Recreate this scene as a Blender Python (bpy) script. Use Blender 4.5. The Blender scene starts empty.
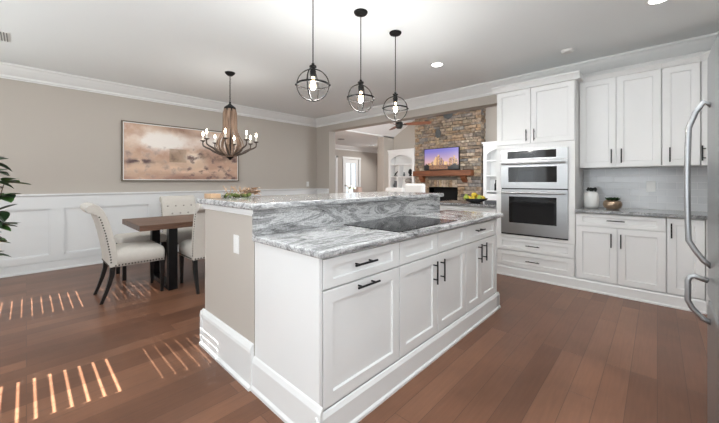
import bpy, bmesh, math, random
from mathutils import Vector, Matrix
R = math.radians
PI = math.pi
C = bpy.context.scene.collection
random.seed(7)

# ------------------------------------------------------------------ camera
CAMZ = 1.236
cd = bpy.data.cameras.new('camera'); cam = bpy.data.objects.new('camera', cd); C.objects.link(cam)
cam.location = (0, 0, CAMZ); cam.rotation_euler = (R(90), 0, R(43.4))
cd.sensor_width = 36; cd.lens = 36 * 315 / 719.0; cd.shift_y = -(211.5 - 181.3) / 719.0
cd.clip_start = 0.02; cd.clip_end = 200
bpy.context.scene.camera = cam

# ------------------------------------------------------------------ world, sun, daylight, added fill lights, exposure
w = bpy.data.worlds.new('world'); bpy.context.scene.world = w; w.use_nodes = True
bg = w.node_tree.nodes['Background']; bg.inputs[0].default_value = (0.86, 0.93, 1.0, 1); bg.inputs[1].default_value = 1.6
SUN_EL = 36.0
sd = bpy.data.lights.new('sun', 'SUN'); sun = bpy.data.objects.new('sun', sd); C.objects.link(sun)
sdir = Vector((0.16, 1.0, -math.tan(R(SUN_EL)) * math.hypot(1, 0.16)))
sun.rotation_euler = sdir.to_track_quat('-Z', 'Y').to_euler(); sd.energy = 58; sd.angle = R(0.15); sd.color = (1, 0.99, 0.95)
sun.location = (-4, -8, 7)

def area(name, loc, aim, sx, sy, power, col=(1, 1, 1)):
    d = bpy.data.lights.new(name, 'AREA'); d.shape = 'RECTANGLE'; d.size = sx; d.size_y = sy
    d.energy = power; d.color = col
    o = bpy.data.objects.new(name, d); C.objects.link(o); o.location = loc
    o.rotation_euler = (Vector(aim) - Vector(loc)).to_track_quat('-Z', 'Z').to_euler()
    return o
area('rear_fill', (-0.6, -1.5, 1.35), (-0.6, 3, 2.3), 2.6, 2.1, 24, (0.89, 0.95, 1))  # added panel brightening the room from behind the camera
area('dining_daylight', (-3.9, -1.45, 1.6), (-3.9, 3, 0.9), 3.2, 1.3, 32, (0.89, 0.95, 1))
area('island_side_fill', (0.93, -0.25, 1.55), (-2, 0.6, 2.3), 1.6, 1.0, 30, (0.89, 0.95, 1))  # added side light for the island face, its source is unseen
area('kitchen_up_fill', (-0.6, -0.85, 1.3), (-0.6, -0.70, 2.74), 2.0, 1.2, 58, (0.89, 0.95, 1))  # added up-light behind the camera, lifts the kitchen ceiling
area('kitchen_fill', (-0.35, 1.9, 2.70), (-0.35, 1.9, 0), 1.6, 3.4, 30, (0.91, 0.96, 1))  # added fill panel below the kitchen ceiling, not a fixture
area('dining_fill', (-4.3, 2.2, 2.70), (-4.3, 2.2, 0), 2.2, 3.6, 20, (0.91, 0.96, 1))  # added fill over the dining area, no fixture there
area('living_side_fill', (-2.6, 7.0, 2.0), (-7, 7.2, 1.6), 2.8, 2.0, 62, (0.89, 0.95, 1))  # added living room fill, no window behind it
area('living_front_fill', (-4.6, 5.4, 2.2), (-4.6, 8.8, 1.8), 2.6, 0.8, 42, (1, 0.98, 0.95))  # added fill washing the fireplace wall
area('foyer_fill', (-8.2, 10.4, 2.6), (-8.2, 9.2, 0), 1.6, 1.6, 60, (1, 0.98, 0.95))  # added overhead fill that brightens the foyer
sc = bpy.context.scene
sc.view_settings.view_transform = 'Standard'; sc.view_settings.look = 'None'
sc.view_settings.exposure = -0.10; sc.view_settings.gamma = 1; sc.view_settings.use_curve_mapping = False
sc.cycles.max_bounces = 8; sc.cycles.diffuse_bounces = 5

# ------------------------------------------------------------------ helpers
def tag(o, label=None, cat=None, group=None, kind=None):
    if label: o['label'] = label
    if cat: o['category'] = cat
    if group: o['group'] = group
    if kind: o['kind'] = kind
    return o
def wm(o):
    m = Matrix.Identity(4)
    while o is not None:
        m = (Matrix.Translation(o.location) @ o.rotation_euler.to_matrix().to_4x4()) @ m
        o = o.parent
    return m
def empty(name, loc=(0, 0, 0), rz=0, label=None, cat=None, group=None):
    o = bpy.data.objects.new(name, None); C.objects.link(o); o.location = loc; o.rotation_euler = (0, 0, rz)
    o.empty_display_size = 0.05
    tag(o, label, cat, group); return o
def copy_tree(o, parent=None, label=None, loc=None, rz=None):
    c = o.copy(); C.objects.link(c)
    if parent: c.parent = parent
    if label: c['label'] = label
    if loc is not None: c.location = loc
    if rz is not None: c.rotation_euler = (0, 0, rz)
    for ch in list(o.children): copy_tree(ch, c)
    return c

class MB:
    """collects geometry, in the parent's space (local=True) or world space, and links it as one mesh"""
    def __init__(s): s.v = []; s.f = []; s.col = []
    def add(s, vs, fs, M=None):
        n = len(s.v)
        s.v += [tuple(M @ Vector(p)) if M else tuple(p) for p in vs]
        s.f += [tuple(i + n for i in f) for f in fs]; return s
    def box(s, x0, x1, y0, y1, z0, z1, M=None):
        return s.add([(x0,y0,z0),(x1,y0,z0),(x1,y1,z0),(x0,y1,z0),(x0,y0,z1),(x1,y0,z1),(x1,y1,z1),(x0,y1,z1)],
                     [(0,3,2,1),(4,5,6,7),(0,1,5,4),(1,2,6,5),(2,3,7,6),(3,0,4,7)], M)
    def rings(s, rings, caps=True, M=None, closed=False):
        n = len(rings[0]); vs = [p for r in rings for p in r]; fs = []
        m = len(rings)
        for i in range(m - (0 if closed else 1)):
            for k in range(n):
                a = i*n+k; b = i*n+(k+1) % n; j = (i+1) % m
                fs.append((a, b, j*n+(k+1) % n, j*n+k))
        if caps and not closed: fs.append(tuple(range(n))[::-1]); fs.append(tuple(range((m-1)*n, m*n)))
        return s.add(vs, fs, M)
    def tube(s, pts, r, n=8, M=None, closed=False, caps=True, flat=1.0):
        pts = [Vector(p) for p in pts]; rs = r if isinstance(r, (list, tuple)) else [r]*len(pts)
        rings = []; prev = None; m = len(pts)
        for i, p in enumerate(pts):
            if closed: t = pts[(i+1) % m]-pts[i-1]
            else: t = pts[min(i+1, m-1)]-pts[max(i-1, 0)]
            t.normalize()
            if prev is None:
                u = t.cross(Vector((0,0,1)));
                if u.length < 1e-3: u = t.cross(Vector((0,1,0)))
                u.normalize()
            else: u = prev-t*prev.dot(t); u.normalize()
            prev = u; v = t.cross(u)
            rings.append([tuple(p+(u*math.cos(2*PI*k/n)*rs[i]+v*math.sin(2*PI*k/n)*rs[i]*flat)) for k in range(n)])
        return s.rings(rings, caps, M, closed)
    def cyl(s, p0, p1, r, n=12, M=None): return s.tube([p0, p1], r, n, M)
    def lathe(s, prof, n=20, M=None, c=(0,0,0)):
        rings = [[(c[0]+max(r,1e-4)*math.cos(2*PI*k/n), c[1]+max(r,1e-4)*math.sin(2*PI*k/n), c[2]+z) for k in range(n)] for r, z in prof]
        return s.rings(rings, True, M)
    def sphere(s, c, r, n=12, m=8, M=None, sc=(1,1,1)):
        rings = []
        for i in range(m+1):
            a = -PI/2+PI*i/m; rr = max(math.cos(a), 1e-3)
            rings.append([(c[0]+r*sc[0]*rr*math.cos(2*PI*k/n), c[1]+r*sc[1]*rr*math.sin(2*PI*k/n), c[2]+r*sc[2]*math.sin(a)) for k in range(n)])
        return s.rings(rings, True, M)
    def prism(s, poly, p0, axis, L, M=None):
        """poly of (a,b): a along outward dir, b = z ; extruded L along axis ('x','y')"""
        if axis == 'x': r = [[(p0[0]+t, p0[1]+a, p0[2]+b) for a, b in poly] for t in (0, L)]
        elif axis == 'y': r = [[(p0[0]+a, p0[1]+t, p0[2]+b) for a, b in poly] for t in (0, L)]
        else: r = [[(p0[0]+a, p0[1]+b, p0[2]+t) for a, b in poly] for t in (0, L)]
        return s.rings(r, True, M)
    def build(s, name, mat, parent=None, bevel=0, smooth=False, world=False, seg=2, sub=0, fix=True):
        vs = s.v
        if world and parent is not None:
            inv = wm(parent).inverted(); vs = [tuple(inv @ Vector(p)) for p in vs]
        me = bpy.data.meshes.new(name); me.from_pydata(vs, [], s.f)
        if fix:
            b = bmesh.new(); b.from_mesh(me); bmesh.ops.recalc_face_normals(b, faces=b.faces); b.to_mesh(me); b.free()
        me.materials.append(mat)
        if smooth:
            for p in me.polygons: p.use_smooth = True
        o = bpy.data.objects.new(name, me); C.objects.link(o)
        if parent is not None: o.parent = parent
        if bevel:
            m = o.modifiers.new('bevel', 'BEVEL'); m.width = bevel; m.segments = seg; m.limit_method = 'ANGLE'; m.angle_limit = R(40)
            if smooth or seg > 2:
                for p in me.polygons: p.use_smooth = True
                wn = o.modifiers.new('wn', 'WEIGHTED_NORMAL'); wn.keep_sharp = False
        if sub:
            m = o.modifiers.new('sub', 'SUBSURF'); m.levels = sub; m.render_levels = sub
        return o
def struct(name, mb, mat, **k): return tag(mb.build(name, mat, **k), kind='structure')

# ------------------------------------------------------------------ materials
def newmat(name):
    m = bpy.data.materials.new(name); m.use_nodes = True
    return m, m.node_tree.nodes, m.node_tree.links, m.node_tree.nodes['Principled BSDF']
def flat(name, col, rough=0.5, metal=0, emit=None, es=0, noise=0.04, nscale=6, coat=0, bump=0, bscale=60):
    m, N, L, b = newmat(name)
    b.inputs['Roughness'].default_value = rough; b.inputs['Metallic'].default_value = metal
    if coat: b.inputs['Coat Weight'].default_value = coat; b.inputs['Coat Roughness'].default_value = 0.08
    tc = N.new('ShaderNodeTexCoord'); n = N.new('ShaderNodeTexNoise'); n.inputs['Scale'].default_value = nscale
    L.new(tc.outputs['Object'], n.inputs['Vector'])
    mx = N.new('ShaderNodeMix'); mx.data_type = 'RGBA'
    mx.inputs[6].default_value = tuple(c*(1-noise) for c in col)+(1,); mx.inputs[7].default_value = tuple(min(1, c*(1+noise)) for c in col)+(1,)
    L.new(n.outputs['Fac'], mx.inputs[0]); L.new(mx.outputs[2], b.inputs['Base Color'])
    if bump:
        n2 = N.new('ShaderNodeTexNoise'); n2.inputs['Scale'].default_value = bscale; L.new(tc.outputs['Object'], n2.inputs['Vector'])
        bp = N.new('ShaderNodeBump'); bp.inputs['Strength'].default_value = bump; bp.inputs['Distance'].default_value = 0.005
        L.new(n2.outputs['Fac'], bp.inputs['Height']); L.new(bp.outputs[0], b.inputs['Normal'])
    if emit: b.inputs['Emission Color'].default_value = tuple(emit)+(1,); b.inputs['Emission Strength'].default_value = es
    return m
M = {}
M['white'] = flat('cabinet_white', (0.80, 0.80, 0.79), 0.32, noise=0.01)
M['trim'] = flat('trim_white', (0.80, 0.80, 0.79), 0.38, noise=0.01)
M['wains'] = flat('wainscot_white', (0.78, 0.79, 0.79), 0.4, noise=0.01)
M['ceil'] = flat('ceiling_white', (0.85, 0.875, 0.875), 0.85, noise=0.015, nscale=1.5)
M['beige'] = flat('greige_paint', (0.50, 0.455, 0.405), 0.75, noise=0.015, nscale=2)
M['beige2'] = flat('greige_shaded', (0.45, 0.41, 0.37), 0.8, noise=0.02, nscale=2)  # greige darkened, the foyer wall's shadow is put into the colour
M['black'] = flat('black_metal', (0.012, 0.012, 0.013), 0.35, 0.6)
M['bronze'] = flat('aged_bronze', (0.007, 0.0065, 0.006), 0.6, 0)
M['bronze'].node_tree.nodes['Principled BSDF'].inputs['Specular IOR Level'].default_value = 0.2
M['blackwood'] = flat('black_wood', (0.010, 0.009, 0.009), 0.3)
M['plate'] = flat('plate_white', (0.82, 0.82, 0.8), 0.35, noise=0.005)
M['dark'] = flat('dark_void', (0.005, 0.005, 0.005), 0.9)
M['glassblack'] = flat('black_glass', (0.014, 0.014, 0.015), 0.10)
M['glassblack'].node_tree.nodes['Principled BSDF'].inputs['Specular IOR Level'].default_value = 0.22
M['ovenglass'] = flat('oven_glass', (0.012, 0.012, 0.013), 0.06)
M['ring'] = flat('burner_grey', (0.10, 0.10, 0.10), 0.3)
M['fabric'] = flat('linen_fabric', (0.60, 0.565, 0.515), 0.9, bump=0.3, bscale=300, noise=0.05, nscale=30)
M['button'] = flat('button_linen_shaded', (0.36, 0.33, 0.295), 0.9)  # darker than the seat linen: dimple shade painted into the buttons
M['nail'] = flat('nail_bronze', (0.07, 0.06, 0.05), 0.3, 0.9)
M['leaf'] = flat('leaf_green', (0.055, 0.14, 0.03), 0.35, noise=0.35, nscale=9)
M['leafdark'] = flat('leaf_dark', (0.02, 0.045, 0.018), 0.35, noise=0.3, nscale=9)
M['leafmid'] = flat('leaf_mid', (0.04, 0.085, 0.03), 0.45, noise=0.4, nscale=60)
M['bark'] = flat('bark', (0.12, 0.08, 0.05), 0.9, noise=0.2)
M['ceramic'] = flat('white_ceramic', (0.82, 0.82, 0.80), 0.25, noise=0.01)
M['blackleaf'] = flat('black_leaves', (0.03, 0.035, 0.03), 0.5)
M['copper'] = flat('hammered_bronze', (0.42, 0.31, 0.22), 0.3, 0.8, noise=0.3, nscale=40, bump=0.5, bscale=60)
M['soil'] = flat('soil', (0.03, 0.02, 0.015), 0.9)
M['lemon'] = flat('lemon_yellow', (0.85, 0.62, 0.06), 0.4, noise=0.06, bump=0.2, bscale=200)
M['pear'] = flat('pear_green', (0.42, 0.50, 0.08), 0.4, noise=0.12)
M['orange'] = flat('orange_fruit', (0.80, 0.36, 0.04), 0.4, noise=0.06)
M['bowl'] = flat('dark_bowl', (0.03, 0.03, 0.032), 0.25)
M['slate'] = flat('slate_grey', (0.10, 0.105, 0.115), 0.4)
M['blind'] = flat('blind_white', (0.82, 0.82, 0.80), 0.5, noise=0.01)
M['sofa'] = flat('slipcover_white', (0.72, 0.71, 0.69), 0.95, noise=0.03, bump=0.2)
M['blush'] = flat('blush_fabric', (0.62, 0.50, 0.45), 0.95, noise=0.04, bump=0.2)
M['fanwood'] = flat('fan_wood', (0.16, 0.055, 0.025), 0.45, noise=0.2, nscale=14)
M['mortar'] = flat('mortar', (0.14, 0.12, 0.10), 0.95, noise=0.2)
M['jar'] = flat('cream_wax', (0.8, 0.76, 0.68), 0.6)
M['tan'] = flat('dried_tan', (0.50, 0.33, 0.20), 0.8, noise=0.25, nscale=20)
M['petal'] = flat('dried_petal', (0.56, 0.38, 0.25), 0.8, noise=0.3, nscale=30)
M['moss'] = flat('moss_green', (0.14, 0.17, 0.05), 0.95, noise=0.4, nscale=60, bump=0.8, bscale=120)
M['frameb'] = flat('frame_bronze', (0.15, 0.115, 0.08), 0.5, noise=0.1)
M['outside'] = flat('door_glass_bright', (0.8, 0.85, 0.9), 0.3)
M['bulb'] = flat('bulb_glow', (1, 0.9, 0.7), 0.3, emit=(1.0, 0.74, 0.42), es=22)
M['candleglow'] = flat('candle_bulb_glow', (1, 0.9, 0.7), 0.3, emit=(1.0, 0.84, 0.60), es=26)
M['led'] = flat('led_glow', (1, 1, 1), 0.3, emit=(1.0, 0.97, 0.92), es=14)

def glassmat(name, tint=(1,1,1), rough=0.0):
    m, N, L, b = newmat(name)
    out = N['Material Output']; N.remove(b)
    g = N.new('ShaderNodeBsdfGlossy'); g.inputs['Roughness'].default_value = 0.02
    t = N.new('ShaderNodeBsdfTransparent'); t.inputs[0].default_value = tint+(1,)
    mx = N.new('ShaderNodeMixShader'); mx.inputs[0].default_value = 0.06; L.new(t.outputs[0], mx.inputs[1]); L.new(g.outputs[0], mx.inputs[2])
    L.new(mx.outputs[0], out.inputs[0]); return m
M['glass'] = glassmat('clear_glass', (0.97, 0.98, 0.98))

def steel():
    m, N, L, b = newmat('brushed_steel')
    b.inputs['Metallic'].default_value = 0.95; b.inputs['Roughness'].default_value = 0.34
    tc = N.new('ShaderNodeTexCoord'); mp = N.new('ShaderNodeMapping'); mp.inputs['Scale'].default_value = (3, 3, 260)
    n = N.new('ShaderNodeTexNoise'); n.inputs['Scale'].default_value = 2; n.inputs['Detail'].default_value = 3
    L.new(tc.outputs['Object'], mp.inputs[0]); L.new(mp.outputs[0], n.inputs['Vector'])
    cr = N.new('ShaderNodeValToRGB'); cr.color_ramp.elements[0].color = (0.36, 0.365, 0.37, 1); cr.color_ramp.elements[1].color = (0.47, 0.475, 0.48, 1)
    L.new(n.outputs['Fac'], cr.inputs[0]); L.new(cr.outputs[0], b.inputs['Base Color'])
    return m
M['steel'] = steel()

def floor_mat():
    m, N, L, b = newmat('hardwood_planks')
    b.inputs['Specular IOR Level'].default_value = 0.32
    tc = N.new('ShaderNodeTexCoord'); sp = N.new('ShaderNodeSeparateXYZ'); cb = N.new('ShaderNodeCombineXYZ')
    L.new(tc.outputs['Object'], sp.inputs[0]); L.new(sp.outputs['Y'], cb.inputs['X']); L.new(sp.outputs['X'], cb.inputs['Y'])
    br = N.new('ShaderNodeTexBrick'); br.offset = 0.37; br.offset_frequency = 3
    br.inputs['Scale'].default_value = 1.0; br.inputs['Brick Width'].default_value = 1.35; br.inputs['Row Height'].default_value = 0.127
    br.inputs['Mortar Size'].default_value = 0.0016; br.inputs['Mortar Smooth'].default_value = 0.3; br.inputs['Bias'].default_value = 0
    br.inputs['Color1'].default_value = (0, 0, 0, 1); br.inputs['Color2'].default_value = (1, 1, 1, 1); br.inputs['Mortar'].default_value = (0.5, 0.5, 0.5, 1)
    L.new(cb.outputs[0], br.inputs['Vector'])
    cr = N.new('ShaderNodeValToRGB'); e = cr.color_ramp.elements
    e[0].position = 0; e[0].color = (0.135, 0.060, 0.034, 1); e[1].position = 1; e[1].color = (0.220, 0.104, 0.060, 1)
    k = e.new(0.5); k.color = (0.176, 0.080, 0.046, 1)
    L.new(br.outputs['Color'], cr.inputs[0])
    # grain
    mp = N.new('ShaderNodeMapping'); mp.inputs['Scale'].default_value = (1.6, 22, 1); L.new(cb.outputs[0], mp.inputs[0])
    gn = N.new('ShaderNodeTexNoise'); gn.inputs['Scale'].default_value = 3; gn.inputs['Detail'].default_value = 3; gn.inputs['Distortion'].default_value = 0.3
    L.new(mp.outputs[0], gn.inputs['Vector'])
    cl = N.new('ShaderNodeTexNoise'); cl.inputs['Scale'].default_value = 1.7; cl.inputs['Detail'].default_value = 4; L.new(cb.outputs[0], cl.inputs['Vector'])
    ad = N.new('ShaderNodeMath'); ad.operation = 'MULTIPLY_ADD'; ad.inputs[1].default_value = 0.4; L.new(gn.outputs['Fac'], ad.inputs[0]); L.new(cl.outputs['Fac'], ad.inputs[2])
    mr = N.new('ShaderNodeMapRange'); mr.inputs[1].default_value = 0.42; mr.inputs[2].default_value = 0.98; mr.inputs[3].default_value = 0.74; mr.inputs[4].default_value = 1.26
    L.new(ad.outputs[0], mr.inputs[0])
    mu = N.new('ShaderNodeMix'); mu.data_type = 'RGBA'; mu.blend_type = 'MULTIPLY'; mu.inputs[0].default_value = 1
    L.new(cr.outputs[0], mu.inputs[6]); L.new(mr.outputs[0], mu.inputs[7])
    dk = N.new('ShaderNodeMix'); dk.data_type = 'RGBA'; dk.inputs[7].default_value = (0.04, 0.02, 0.012, 1)
    fm = N.new('ShaderNodeMath'); fm.operation = 'MULTIPLY'; fm.inputs[1].default_value = 0.7; L.new(br.outputs['Fac'], fm.inputs[0])
    L.new(fm.outputs[0], dk.inputs[0]); L.new(mu.outputs[2], dk.inputs[6]); L.new(dk.outputs[2], b.inputs['Base Color'])
    b.inputs['Roughness'].default_value = 0.30
    bp = N.new('ShaderNodeBump'); bp.inputs['Strength'].default_value = 0.25; bp.inputs['Distance'].default_value = 0.002
    hs = N.new('ShaderNodeMath'); hs.operation = 'SUBTRACT'; L.new(cl.outputs['Fac'], hs.inputs[0]); L.new(br.outputs['Fac'], hs.inputs[1])
    L.new(hs.outputs[0], bp.inputs['Height']); L.new(bp.outputs[0], b.inputs['Normal'])
    return m
M['floor'] = floor_mat()

def granite(name, rot=0.0, dark=1.0):
    m, N, L, b = newmat(name)
    b.inputs['Roughness'].default_value = 0.12
    tc = N.new('ShaderNodeTexCoord'); mp = N.new('ShaderNodeMapping'); mp.inputs['Scale'].default_value = (4.6, 1.15, 6.5); mp.inputs['Rotation'].default_value = (0, 0, rot)
    L.new(tc.outputs['Object'], mp.inputs[0])
    n = N.new('ShaderNodeTexNoise'); n.inputs['Scale'].default_value = 1.5; n.inputs['Detail'].default_value = 9; n.inputs['Roughness'].default_value = 0.62; n.inputs['Distortion'].default_value = 2.2
    L.new(mp.outputs[0], n.inputs['Vector'])
    cr = N.new('ShaderNodeValToRGB'); e = cr.color_ramp.elements
    e[0].position = 0.28; e[0].color = (0.06, 0.062, 0.066, 1); e[1].position = 0.80; e[1].color = (0.50, 0.50, 0.50, 1)
    for p, c in ((0.36, 0.17), (0.42, 0.42), (0.455, 0.24), (0.49, 0.50), (0.55, 0.64), (0.59, 0.36), (0.64, 0.62)):
        k = e.new(p); k.color = (c, c, c*1.0, 1)
    L.new(n.outputs['Fac'], cr.inputs[0])
    s = N.new('ShaderNodeTexNoise'); s.inputs['Scale'].default_value = 90; s.inputs['Detail'].default_value = 2; L.new(tc.outputs['Object'], s.inputs['Vector'])
    mr = N.new('ShaderNodeMapRange'); mr.inputs[1].default_value = 0.35; mr.inputs[2].default_value = 0.65; mr.inputs[3].default_value = 0.80*dark; mr.inputs[4].default_value = 1.10*dark
    L.new(s.outputs['Fac'], mr.inputs[0])
    mu = N.new('ShaderNodeMix'); mu.data_type = 'RGBA'; mu.blend_type = 'MULTIPLY'; mu.inputs[0].default_value = 1
    L.new(cr.outputs[0], mu.inputs[6]); L.new(mr.outputs[0], mu.inputs[7]); L.new(mu.outputs[2], b.inputs['Base Color'])
    return m
M['granite'] = granite('white_grey_granite')
M['granite2'] = granite('grey_granite', R(90), 0.62)

def tile_mat():
    m, N, L, b = newmat('subway_tile')
    b.inputs['Roughness'].default_value = 0.10
    tc = N.new('ShaderNodeTexCoord'); sp = N.new('ShaderNodeSeparateXYZ'); cb = N.new('ShaderNodeCombineXYZ')
    L.new(tc.outputs['Object'], sp.inputs[0]); L.new(sp.outputs['X'], cb.inputs['X']); L.new(sp.outputs['Z'], cb.inputs['Y'])
    br = N.new('ShaderNodeTexBrick'); br.inputs['Scale'].default_value = 1; br.inputs['Brick Width'].default_value = 0.155; br.inputs['Row Height'].default_value = 0.0765
    br.inputs['Mortar Size'].default_value = 0.0022; br.inputs['Mortar Smooth'].default_value = 0.4
    br.inputs['Color1'].default_value = (0.60, 0.61, 0.62, 1); br.inputs['Color2'].default_value = (0.66, 0.67, 0.68, 1); br.inputs['Mortar'].default_value = (0.80, 0.80, 0.80, 1)
    L.new(cb.outputs[0], br.inputs['Vector']); L.new(br.outputs['Color'], b.inputs['Base Color'])
    n = N.new('ShaderNodeTexNoise'); n.inputs['Scale'].default_value = 9; L.new(tc.outputs['Object'], n.inputs['Vector'])
    sb = N.new('ShaderNodeMath'); sb.operation = 'SUBTRACT'; L.new(n.outputs['Fac'], sb.inputs[0]); L.new(br.outputs['Fac'], sb.inputs[1])
    bp = N.new('ShaderNodeBump'); bp.inputs['Strength'].default_value = 0.5; bp.inputs['Distance'].default_value = 0.003
    L.new(sb.outputs[0], bp.inputs['Height']); L.new(bp.outputs[0], b.inputs['Normal'])
    return m
M['tile'] = tile_mat()

def wood(name, c1, c2, axis='y', rough=0.45, scale=3):
    m, N, L, b = newmat(name); b.inputs['Roughness'].default_value = rough
    tc = N.new('ShaderNodeTexCoord'); mp = N.new('ShaderNodeMapping')
    s = {'x': (1, 14, 14), 'y': (14, 1, 14), 'z': (14, 14, 1)}[axis]; mp.inputs['Scale'].default_value = s
    n = N.new('ShaderNodeTexNoise'); n.inputs['Scale'].default_value = scale; n.inputs['Detail'].default_value = 6; n.inputs['Distortion'].default_value = 0.8
    L.new(tc.outputs['Object'], mp.inputs[0]); L.new(mp.outputs[0], n.inputs['Vector'])
    cr = N.new('ShaderNodeValToRGB'); cr.color_ramp.elements[0].position = 0.3; cr.color_ramp.elements[1].position = 0.7
    cr.color_ramp.elements[0].color = c1+(1,); cr.color_ramp.elements[1].color = c2+(1,)
    L.new(n.outputs['Fac'], cr.inputs[0]); L.new(cr.outputs[0], b.inputs['Base Color']); return m
M['tablewood'] = wood('walnut_tabletop', (0.075, 0.038, 0.024), (0.20, 0.105, 0.065), 'y', 0.4)
M['mantel'] = wood('mantel_wood', (0.10, 0.03, 0.012), (0.25, 0.085, 0.03), 'x', 0.5)
M['stave'] = wood('weathered_stave', (0.13, 0.08, 0.052), (0.33, 0.22, 0.155), 'z', 0.7)

M['armwood'] = wood('dark_arm_wood', (0.05, 0.035, 0.027), (0.13, 0.09, 0.065), 'z', 0.6)
def stone_mat():
    m, N, L, b = newmat('fieldstone'); b.inputs['Roughness'].default_value = 0.9
    g = N.new('ShaderNodeNewGeometry'); cr = N.new('ShaderNodeValToRGB'); cr.color_ramp.interpolation = 'LINEAR'; e = cr.color_ramp.elements
    e[0].position = 0; e[0].color = (0.11, 0.095, 0.08, 1); e[1].position = 1; e[1].color = (0.42, 0.35, 0.27, 1)
    for p, c in ((0.2, (0.30, 0.20, 0.12)), (0.4, (0.20, 0.17, 0.14)), (0.55, (0.36, 0.27, 0.17)), (0.7, (0.17, 0.165, 0.16)), (0.85, (0.30, 0.22, 0.16))):
        k = e.new(p); k.color = c+(1,)
    L.new(g.outputs['Random Per Island'], cr.inputs[0])
    tc = N.new('ShaderNodeTexCoord'); n = N.new('ShaderNodeTexNoise'); n.inputs['Scale'].default_value = 14; n.inputs['Detail'].default_value = 6; L.new(tc.outputs['Object'], n.inputs['Vector'])
    mr = N.new('ShaderNodeMapRange'); mr.inputs[1].default_value = 0.3; mr.inputs[2].default_value = 0.7; mr.inputs[3].default_value = 0.65; mr.inputs[4].default_value = 1.65; L.new(n.outputs['Fac'], mr.inputs[0])
    mu = N.new('ShaderNodeMix'); mu.data_type = 'RGBA'; mu.blend_type = 'MULTIPLY'; mu.inputs[0].default_value = 1
    L.new(cr.outputs[0], mu.inputs[6]); L.new(mr.outputs[0], mu.inputs[7]); L.new(mu.outputs[2], b.inputs['Base Color'])
    bp = N.new('ShaderNodeBump'); bp.inputs['Strength'].default_value = 0.8; bp.inputs['Distance'].default_value = 0.02; L.new(n.outputs['Fac'], bp.inputs['Height']); L.new(bp.outputs[0], b.inputs['Normal'])
    return m
M['stone'] = stone_mat()
M['accent'] = flat('dark_stone', (0.075, 0.08, 0.08), 0.9, noise=0.3, bump=0.6, bscale=20)

def vcol_mat(name, emit=0):
    m, N, L, b = newmat(name); a = N.new('ShaderNodeAttribute'); a.attribute_name = 'Col'
    if emit:
        b.inputs['Base Color'].default_value = (0.01, 0.01, 0.01, 1); b.inputs['Roughness'].default_value = 0.2
        L.new(a.outputs['Color'], b.inputs['Emission Color']); b.inputs['Emission Strength'].default_value = emit
    else: L.new(a.outputs['Color'], b.inputs['Base Color']); b.inputs['Roughness'].default_value = 0.7
    return m
def s2l(c): return tuple(((x/12.92) if x <= 0.04045 else ((x+0.055)/1.055)**2.4) for x in c)
def picture(name, mat, parent, nx, nz, fn, pos):
    """grid of faces; fn(u,v)->sRGB ; pos(u,v)->local point"""
    vs = [pos(i/nx, j/nz) for j in range(nz+1) for i in range(nx+1)]
    fs = [(j*(nx+1)+i, j*(nx+1)+i+1, (j+1)*(nx+1)+i+1, (j+1)*(nx+1)+i) for j in range(nz) for i in range(nx)]
    me = bpy.data.meshes.new(name); me.from_pydata(vs, [], fs); me.materials.append(mat)
    ca = me.color_attributes.new('Col', 'FLOAT_COLOR', 'CORNER')
    k = 0
    for j in range(nz):
        for i in range(nx):
            c = s2l(fn((i+.5)/nx, (j+.5)/nz))+(1,)
            for _ in range(4): ca.data[k].color = c; k += 1
    o = bpy.data.objects.new(name, me); C.objects.link(o); o.parent = parent; return o

# ------------------------------------------------------------------ ROOM SHELL
XL, YW, H = -6.13, 4.935, 2.745
XR, YR = 0.98, -1.6
struct('floor', MB().box(-10.2, 2.2, -2.2, 12.6, -0.12, 0), M['floor'])
b = MB(); b.box(-6.4, 1.2, -1.8, 5.04, H, H+0.12); struct('ceiling', b, M['ceil'])
struct('wall_left', MB().box(XL-0.15, XL, YR-0.2, YW, 0, H), M['beige'])
b = MB(); b.box(-6.28, -5.665, YW, 5.135, 0, H); b.box(-5.665, -1.58, YW, 5.135, 2.43, H); b.box(-1.58, 1.2, YW, 5.135, 0, H)
b.box(-7.0, 1.2, 5.045, 5.135, H, 4.6)
struct('wall_back', b, M['beige'])
b = MB(); b.box(XR, XR+0.15, YR, -1.15, 0, H); b.box(XR, XR+0.15, 0.65, YW, 0, H); b.box(XR, XR+0.15, -1.15, 0.65, 0, 1.0); b.box(XR, XR+0.15, -1.15, 0.65, 2.12, H)  # opening added to go with the unseen side fill
struct('wall_right', b, M['beige'])
b = MB(); b.box(XR+0.06, XR+0.12, -1.15, -1.09, 1.0, 2.12); b.box(XR+0.06, XR+0.12, 0.59, 0.65, 1.0, 2.12); b.box(XR+0.06, XR+0.12, -1.09, 0.59, 1.0, 1.06); b.box(XR+0.06, XR+0.12, -1.09, 0.59, 2.06, 2.12); b.box(XR+0.06, XR+0.12, -0.28, -0.22, 1.06, 2.06)
wf = struct('window_4', b, M['trim']); MB().box(XR+0.085, XR+0.09, -1.09, 0.59, 1.06, 2.06).build('pane', M['glass'], wf)  # unseen window, added to back the island side fill
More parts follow.
